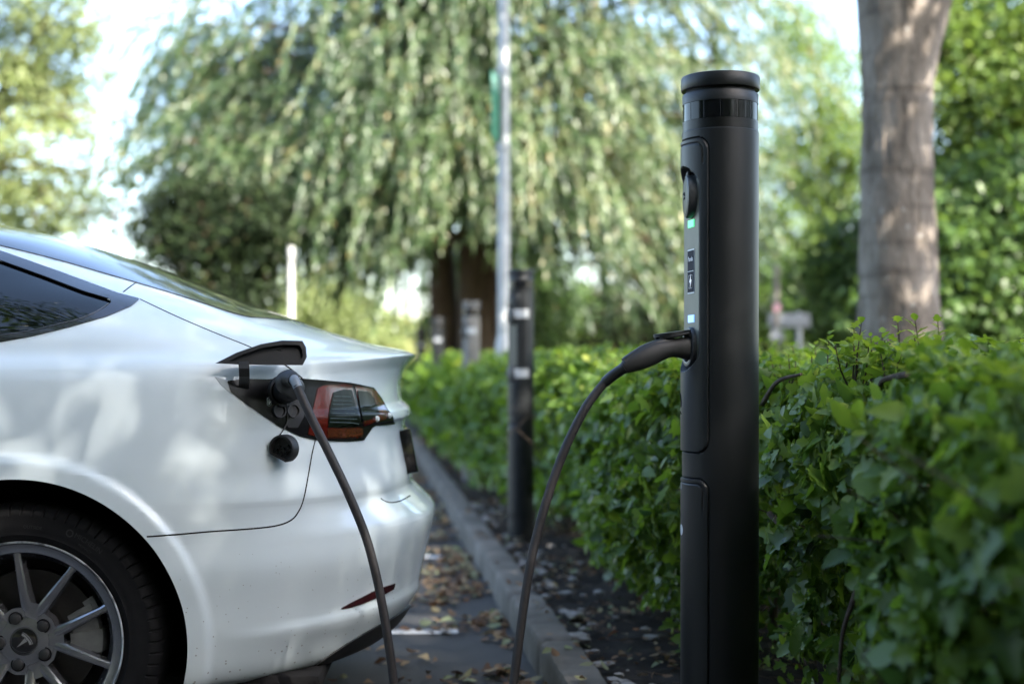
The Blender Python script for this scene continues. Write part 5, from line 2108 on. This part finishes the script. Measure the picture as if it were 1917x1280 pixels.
for k in range(9):
    limb(mb, (rng.uniform(-.3, .3), rng.uniform(-.2, .2), rng.uniform(4, 5)), (rng.uniform(-3, 3), rng.uniform(-4, 2), rng.uniform(5, 7.5)), 0.08, 0.02, 0.2, 8)
mb.build("trunk", bark_smooth, rt, merge=False)
pos, d, nr, s, t = crown_arrays([((-0.5, -0.4, 6.4), (2.5, 2.2, 1.7)), ((-0.4, 1.4, 6.9), (2.2, 2.0, 1.6)), ((3.3, -3.2, 5.9), (1.5, 1.5, 1.0)), ((1.4, -3.9, 6.0), (1.2, 1.1, 0.9))], 13000, 0.13, 0.20, 0.42, 0.3, 40)  # outlying clumps put there to shade the trunk and the second post
keep = pos[:, 2] > 3.7 + 0.25 * np.maximum(pos[:, 1], -2)
leaf_mesh("crown", "rhomb", pos[keep], d[keep], nr[keep], s[keep], t[keep], G["mid"], rt)

# --- the tree behind the viewer whose shade falls on the car and the near hedge
tree("tree", "broad tree behind the viewer that shades the car and the near post", (-3.6, -3.4, 0), 0.24, 4.0,
     [((2.7, -1.6, 6.0), (2.5, 1.9, 1.4)), ((4.6, -1.6, 6.1), (2.0, 1.8, 1.4)), ((3.2, -3.4, 6.8), (2.6, 2.2, 1.5)),
      ((-1.6, 1.4, 6.0), (2.4, 2.3, 1.2)), ((0.6, 1.2, 5.9), (1.5, 1.7, 1.0)), ((-3.6, -0.6, 6.3), (2.2, 2.2, 1.3)), ((-0.8, -1.2, 6.6), (2.2, 2.0, 1.2)), ((1.0, -2.3, 6.4), (1.7, 1.8, 1.2))],
     60000, 0.075, 0.118, "mid", bark_rough, 0.50, shell=0.1, density=60, thin=(1.2, 0.40))

# --- more green, added unseen outside the frame to block light: shrub at the right, trees at the back
tree("shrub", "tall dark shrub to the right of the viewer, beyond the bush", (4.4, 0.6, 0), 0.10, 1.5,
     [((4.2, 1.6, 1.7), (1.0, 1.3, 1.3)), ((4.3, -0.6, 1.9), (1.3, 1.6, 1.6)), ((3.9, -2.6, 1.6), (1.2, 1.3, 1.4)), ((4.3, 3.7, 1.8), (1.0, 1.2, 1.6))], 16000, 0.10, 0.16, "mid", bark_rough, 0.26, cat="shrub", shell=0.4)
for k, (x, y, hh) in enumerate(((-9.5, -5.5, 7.0), (-5.2, -7.0, 8.0), (-1.0, -6.4, 5.4), (3.2, -7.6, 8.0), (-11.5, -1.6, 7.5), (-7.4, -3.9, 7.6), (-0.6, -4.9, 10.4))):  # unseen trees, added to keep skylight off the car's side
    tree("tree", ["round tree at the back of the car park, farthest left", "tall tree at the back of the car park, second from left", "low full tree at the back of the car park, behind the viewer", "tall tree at the back of the car park, farthest right", "lone tree at the left side of the car park", "nearest tree at the left of the car park, beside the bays", "tallest tree of the row, straight behind the viewer"][k],
         (x, y, 0), 0.2, 2.2, [((x, y, hh * 0.62), (2.4, 1.6, hh * 0.36)), ((x + 0.9, y + 0.4, hh * 0.36), (1.4, 1.2, hh * 0.28)), ((x - 1.0, y + 0.3, hh * 0.36), (1.4, 1.2, hh * 0.28))], 13000, 0.16, 0.26, "mid", bark_rough, 0.5, shell=0.2, group="unseen trees added at the back of the car park")

# --- unseen clipped hedge, added behind the viewer to darken the car's lower side
bh = empty("hedge", (-5.0, -10.4, 0.0))
n = 15000
pos = np.stack([rng.uniform(-13, 13, n), rng.normal(0, 0.32, n), 0.05 + 1.95 * rng.random(n)], -1)
leaf_mesh("foliage", "rhomb", pos, unit(n), np.array([0, 0.8, 0.5]) + rng.normal(0, 0.6, (n, 3)), rng.uniform(0.12, 0.2, n), rng.random(n) * 0.7, G["mid"], bh)
tag(bh, "unseen clipped hedge added along the back edge of the car park, behind the viewer", "hedge")

# --- tall thin-crowned tree added unseen far behind the viewer to soften the sun on the car
tree("tree", "very tall thin-crowned tree well behind the viewer and to the right", (8.6, -8.2, 0), 0.3, 9.0,
     [((8.8, -7.3, 14.6), (4.2, 3.8, 2.4)), ((7.4, -5.8, 13.6), (2.6, 2.6, 1.8)), ((10.5, -6.0, 15.0), (2.6, 2.6, 2.0))], 12500, 0.12, 0.18, "mid", bark_rough, 0.8, shell=0.1, density=60)

# --- background right: trees and bushes one by one
bg = [
    ("tree", "light green tree seen between the willow and the smooth trunk, sky through its crown", 1545, 31, 0.2, 3.0, [(1550, 200, 31, (1.6, 1.5, 1.4)), (1480, 330, 31, (1.1, 1.2, 0.9)), (1570, 370, 31, (1.1, 1.2, 0.8)), (1450, 440, 30, (1.0, 1.0, 0.6)), (1600, 290, 30.5, (0.9, 1.0, 0.8)), (1540, 470, 30, (1.0, 1.0, 0.5)), (1500, 60, 31.5, (0.9, 1.0, 0.8))], 21000, "light", 0.30, "tree", 0.3),
    ("shrub", "dense green shrub behind the white road signs", 1480, 23, 0.10, 1.2, [(1480, 585, 23, (1.2, 1.0, 0.7)), (1570, 570, 23.5, (0.9, 1.0, 0.6)), (1420, 570, 22.5, (1.0, 1.0, 0.8)), (1540, 600, 22.5, (1.1, 1.0, 0.8))], 16000, "mid", 0.24, "shrub", 0.3),
    ("tree", "leafy bright green tree at the top right, behind the smooth trunk", 1880, 17, 0.16, 2.6, [(1860, 180, 17, (1.2, 1.2, 1.0)), (1830, 330, 17.2, (0.9, 1.0, 0.7)), (1960, 60, 17, (1.3, 1.2, 1.0)), (1800, 70, 17.5, (0.7, 0.8, 0.6)), (1930, 330, 16.6, (1.0, 1.0, 0.8))], 22000, "light", 0.24, "tree", 0.3),
    ("shrub", "dark green shrub low at the right edge, behind the hedge and smooth trunk", 1850, 13.5, 0.08, 1.0, [(1850, 500, 13.5, (0.85, 0.8, 0.65)), (1930, 420, 13.5, (0.8, 0.8, 0.7)), (1800, 600, 13.2, (0.7, 0.7, 0.55)), (1900, 610, 13.2, (0.8, 0.7, 0.55)), (1830, 400, 14, (0.6, 0.7, 0.5))], 20000, "mid", 0.17, "shrub", 0.3),
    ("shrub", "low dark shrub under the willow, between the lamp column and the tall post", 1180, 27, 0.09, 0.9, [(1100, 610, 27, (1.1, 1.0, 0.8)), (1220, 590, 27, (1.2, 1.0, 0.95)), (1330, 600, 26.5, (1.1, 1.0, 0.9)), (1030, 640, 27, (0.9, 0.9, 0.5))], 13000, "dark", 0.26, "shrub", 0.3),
    ("shrub", "tall green shrub half hidden behind the smooth trunk, left of it", 1620, 19, 0.10, 1.4, [(1600, 560, 19, (0.9, 0.9, 0.9)), (1660, 470, 19, (0.7, 0.8, 0.6)), (1700, 560, 19, (1.0, 0.9, 1.0)), (1760, 480, 18.5, (0.9, 0.9, 0.9))], 15000, "mid", 0.22, "shrub", 0.3),
]
for name, lab, px, d, tr, th, bl, n, leaf, cl, cat, sh in bg:
    b0 = wp(px, 700, d)
    tree(name, lab, (b0[0], d, 0), tr, th, [(wp(x, y, dd), r) for x, y, dd, r in bl], n, 0.08, 0.14, leaf, bark_rough, cl, cat=cat, shell=sh)

# --- tree added outside the frame at the right to shade the road signs
tree("tree", "leafy tree right of the frame that shades the road signs", (6.9, 13.0, 0), 0.16, 3.2,
     [((6.5, 13.3, 5.0), (1.5, 1.5, 1.2)), ((7.4, 12.6, 6.0), (1.4, 1.4, 1.1))], 6000, 0.12, 0.18, "mid", bark_rough, 0.35, shell=0.2)

# --- far wood beyond it all, one mass
reseed(9)
P = []
for k in range(60):
    a = rng.uniform(-0.02, 0.60)
    dd = rng.uniform(46, 60)
    P.append((np.array([dd * math.tan(a), dd, rng.uniform(0.3, 2.0)]), (rng.uniform(2, 3.4), 2.5, rng.uniform(1.2, 2.2))))
for k in range(26):
    a = rng.uniform(-0.55, -0.02)
    dd = rng.uniform(62, 75)
    P.append((np.array([dd * math.tan(a), dd, rng.uniform(0.2, 1.4)]), (rng.uniform(2.5, 4.0), 2.5, rng.uniform(1.2, 2.0))))
pos, d, nr, s, t = crown_arrays(P, 42000, 0.28, 0.46, 0.7, 0.5)
fw = leaf_mesh("far_wood", "rhomb", pos, d, nr, s, t, G["mid"])
tag(fw, "far green wood behind the shrubs and the willow", "wood", kind="stuff")

# --- tall grass on the sunny bank
n = 16000
x = rng.uniform(-17, 3.0, n)
y = 26.8 + rng.random(n) ** 1.3 * 11
z = np.array([-0.04 + 1.75 * float(sstep(26.5, 36, b)) * (1 + 0.12 * nz(a, b, 0.25, 3)) * float(sstep(6.0, 0.5, a)) + 0.06 * nz(a, b, 1.6, 5) for a, b in zip(x, y)])
pos = np.stack([x, y, z - 0.02], -1)
d = np.stack([rng.normal(0, 0.3, n), rng.normal(0, 0.3, n), np.ones(n)], -1)
nr = np.stack([rng.normal(0, 0.6, n), rng.normal(-0.8, 0.4, n), rng.normal(0.3, 0.2, n)], -1)
gm = leafmat("long_grass", [(0.0, (0.09, 0.12, 0.035)), (0.5, (0.15, 0.17, 0.06)), (1.0, (0.25, 0.24, 0.11))], 0.4, 0.6, 0.2)
lg = leaf_mesh("long_grass", "narrow", pos, d, nr, rng.uniform(0.25, 0.6, n), rng.random(n), gm)
tag(lg, "long sunlit yellow-green grass on the bank", "grass", kind="stuff")
# ================================================================== STREET FURNITURE
galv = noisy("galvanised", 8, [(0.3, (0.30, 0.31, 0.32)), (0.7, (0.46, 0.47, 0.48))], (0.45, 0.6), 0.1, 60, metal=0.35)
white_metal = noisy("white_enamel", 6, [(0.3, (0.34, 0.34, 0.33)), (0.7, (0.44, 0.44, 0.43))], (0.4, 0.55), 0.05, 60)

LD = 11.8
lb = at(943, 700, LD)
lc = empty("lamp_column", (lb[0], LD, 0.08))
MB().lathe([(0.085, 0.0), (0.085, 0.02), (0.070, 0.03), (0.070, 1.02), (0.066, 1.08), (0.050, 1.16)], 32).build("base", galv, lc)
MB().lathe([(0.050, 1.15), (0.048, 2.0), (0.046, 3.2), (0.040, 5.6)], 28).build("shaft", galv, lc)
MB().box((0.0, -0.071, 0.62), (0.075, 0.006, 0.34), None, 0.002).build("door", galv, lc)
for z in (2.45, 2.72, 3.36):
    MB().lathe([(0.050, -0.02), (0.056, -0.02), (0.056, 0.02), (0.050, 0.02)], 24, Matrix.Translation((0, 0, z))).build("band", galv, lc)
hd = MB().tube([(0, 0, 5.55), (-0.05, 0, 5.75), (-0.5, 0, 5.85)], 0.03, 12)
hd.build("bracket", galv, lc)
MB().box((-0.75, 0, 5.84), (0.55, 0.2, 0.09), None, 0.03).build("lantern", galv, lc)
tag(lc, "slim grey metal lamp column rising behind the hedge", "lamp post")
# green notice fixed to it, seen nearly edge-on
sg = empty("parking_sign", (lb[0], LD, 0))
sM = Matrix.Translation((-0.055, -0.06, 3.12)) @ Matrix.Rotation(R(73), 4, "Z")
sgp = MB().box((0, 0, 0), (0.30, 0.006, 0.56), sM, 0.002).build("plate", simple("sign_green", (0.05, 0.21, 0.13), 0.4), sg)
MB().box((0, 0.0, 0.20), (0.28, 0.0075, 0.12), sM, 0.001).build("panel", simple("sign_pale_green", (0.22, 0.42, 0.33), 0.4), sgp)
for z in (3.0, 3.34):
    MB().box((-0.03, 0.0, z), (0.06, 0.02, 0.03), None, 0.003).build("clip", galv, sg)
tag(sg, "green sign clamped edge-on to the grey lamp column", "sign")

# distant white columns at the left
for px, top, d, lab in ((545, 462, 16.2, "slim white post standing beyond the car boot, in front of the willow"), (215, 392, 21.0, "white post beside the sunlit tree, just above the car roof")):
    p = at(px, 690, d)
    zt = CAMZ - (top - HY) / F * d
    po = MB().lathe([(0.045, 0.0), (0.045, 0.05), (0.030, 0.06), (0.030, zt - 0.22), (0.026, zt - 0.20), (0.026, zt - 0.15), (0.034, zt - 0.14), (0.034, zt - 0.03), (0.03, zt), (0.0, zt)], 24)
    o = po.build("post", white_metal, None)
    o.location = (p[0], d, 0)
    tag(o, lab, "post", "white posts beyond the car")

# road signs at the right
sign_white = noisy('sign_white', 6, [(0.3, (0.16, 0.17, 0.18)), (0.7, (0.24, 0.25, 0.26))], (0.4, 0.55), 0.05, 60)
D0 = 17.0
a = at(1474, 690, D0)
rs = empty("road_sign", (a[0], D0, 0.05))
for px in (1452, 1497):
    x = at(px, 690, D0)[0] - a[0]
    MB().lathe([(0.028, 0.0), (0.028, CAMZ - (585 - HY) / F * D0 - 0.05), (0.0, CAMZ - (585 - HY) / F * D0 - 0.04)], 16, Matrix.Translation((x, 0.03, 0))).build("leg", galv, rs)
zc_ = CAMZ - (600 - HY) / F * D0 - 0.05
pl_ = MB().box((0.02, -0.01, zc_), (0.50, 0.012, 0.165), None, 0.004).build("plate", sign_white, rs)
MB().box((0.02, -0.018, zc_), (0.40, 0.004, 0.030), None, 0.001).build("lettering_band", simple("sign_grey", (0.25, 0.27, 0.28), 0.5), pl_)
tag(rs, "white rectangular road sign on two grey legs behind the hedge", "road sign")
a = at(1453, 690, 16.4)
rd = empty("marker_post", (a[0], 16.4, 0.05))
MB().lathe([(0.035, 0.0), (0.035, 2.05), (0.03, 2.08), (0.0, 2.09)], 18).build("post", noisy("weathered_post", 9, [(0.3, (0.10, 0.088, 0.076)), (0.7, (0.17, 0.152, 0.132))], (0.7, 0.9), 0.3, 60), rd)
zr = CAMZ - (628 - HY) / F * 16.4 - 0.05
MB().lathe([(0.0, -0.046), (0.072, -0.046), (0.075, -0.042), (0.075, -0.034)], 28, Matrix.Translation((0, 0, zr)) @ Matrix.Rotation(R(-90), 4, "X")).build("disc", sign_white, rd)
zr = CAMZ - (576 - HY) / F * 16.4 - 0.05
MB().lathe([(0.0, -0.046), (0.045, -0.046), (0.048, -0.042), (0.048, -0.034)], 28, Matrix.Translation((0, 0, zr)) @ Matrix.Rotation(R(-90), 4, "X")).build("disc", simple("disc_pink", (0.40, 0.22, 0.26), 0.5), rd)
tag(rd, "slim pale marker post with a round white disc, left of the white road sign", "marker post")
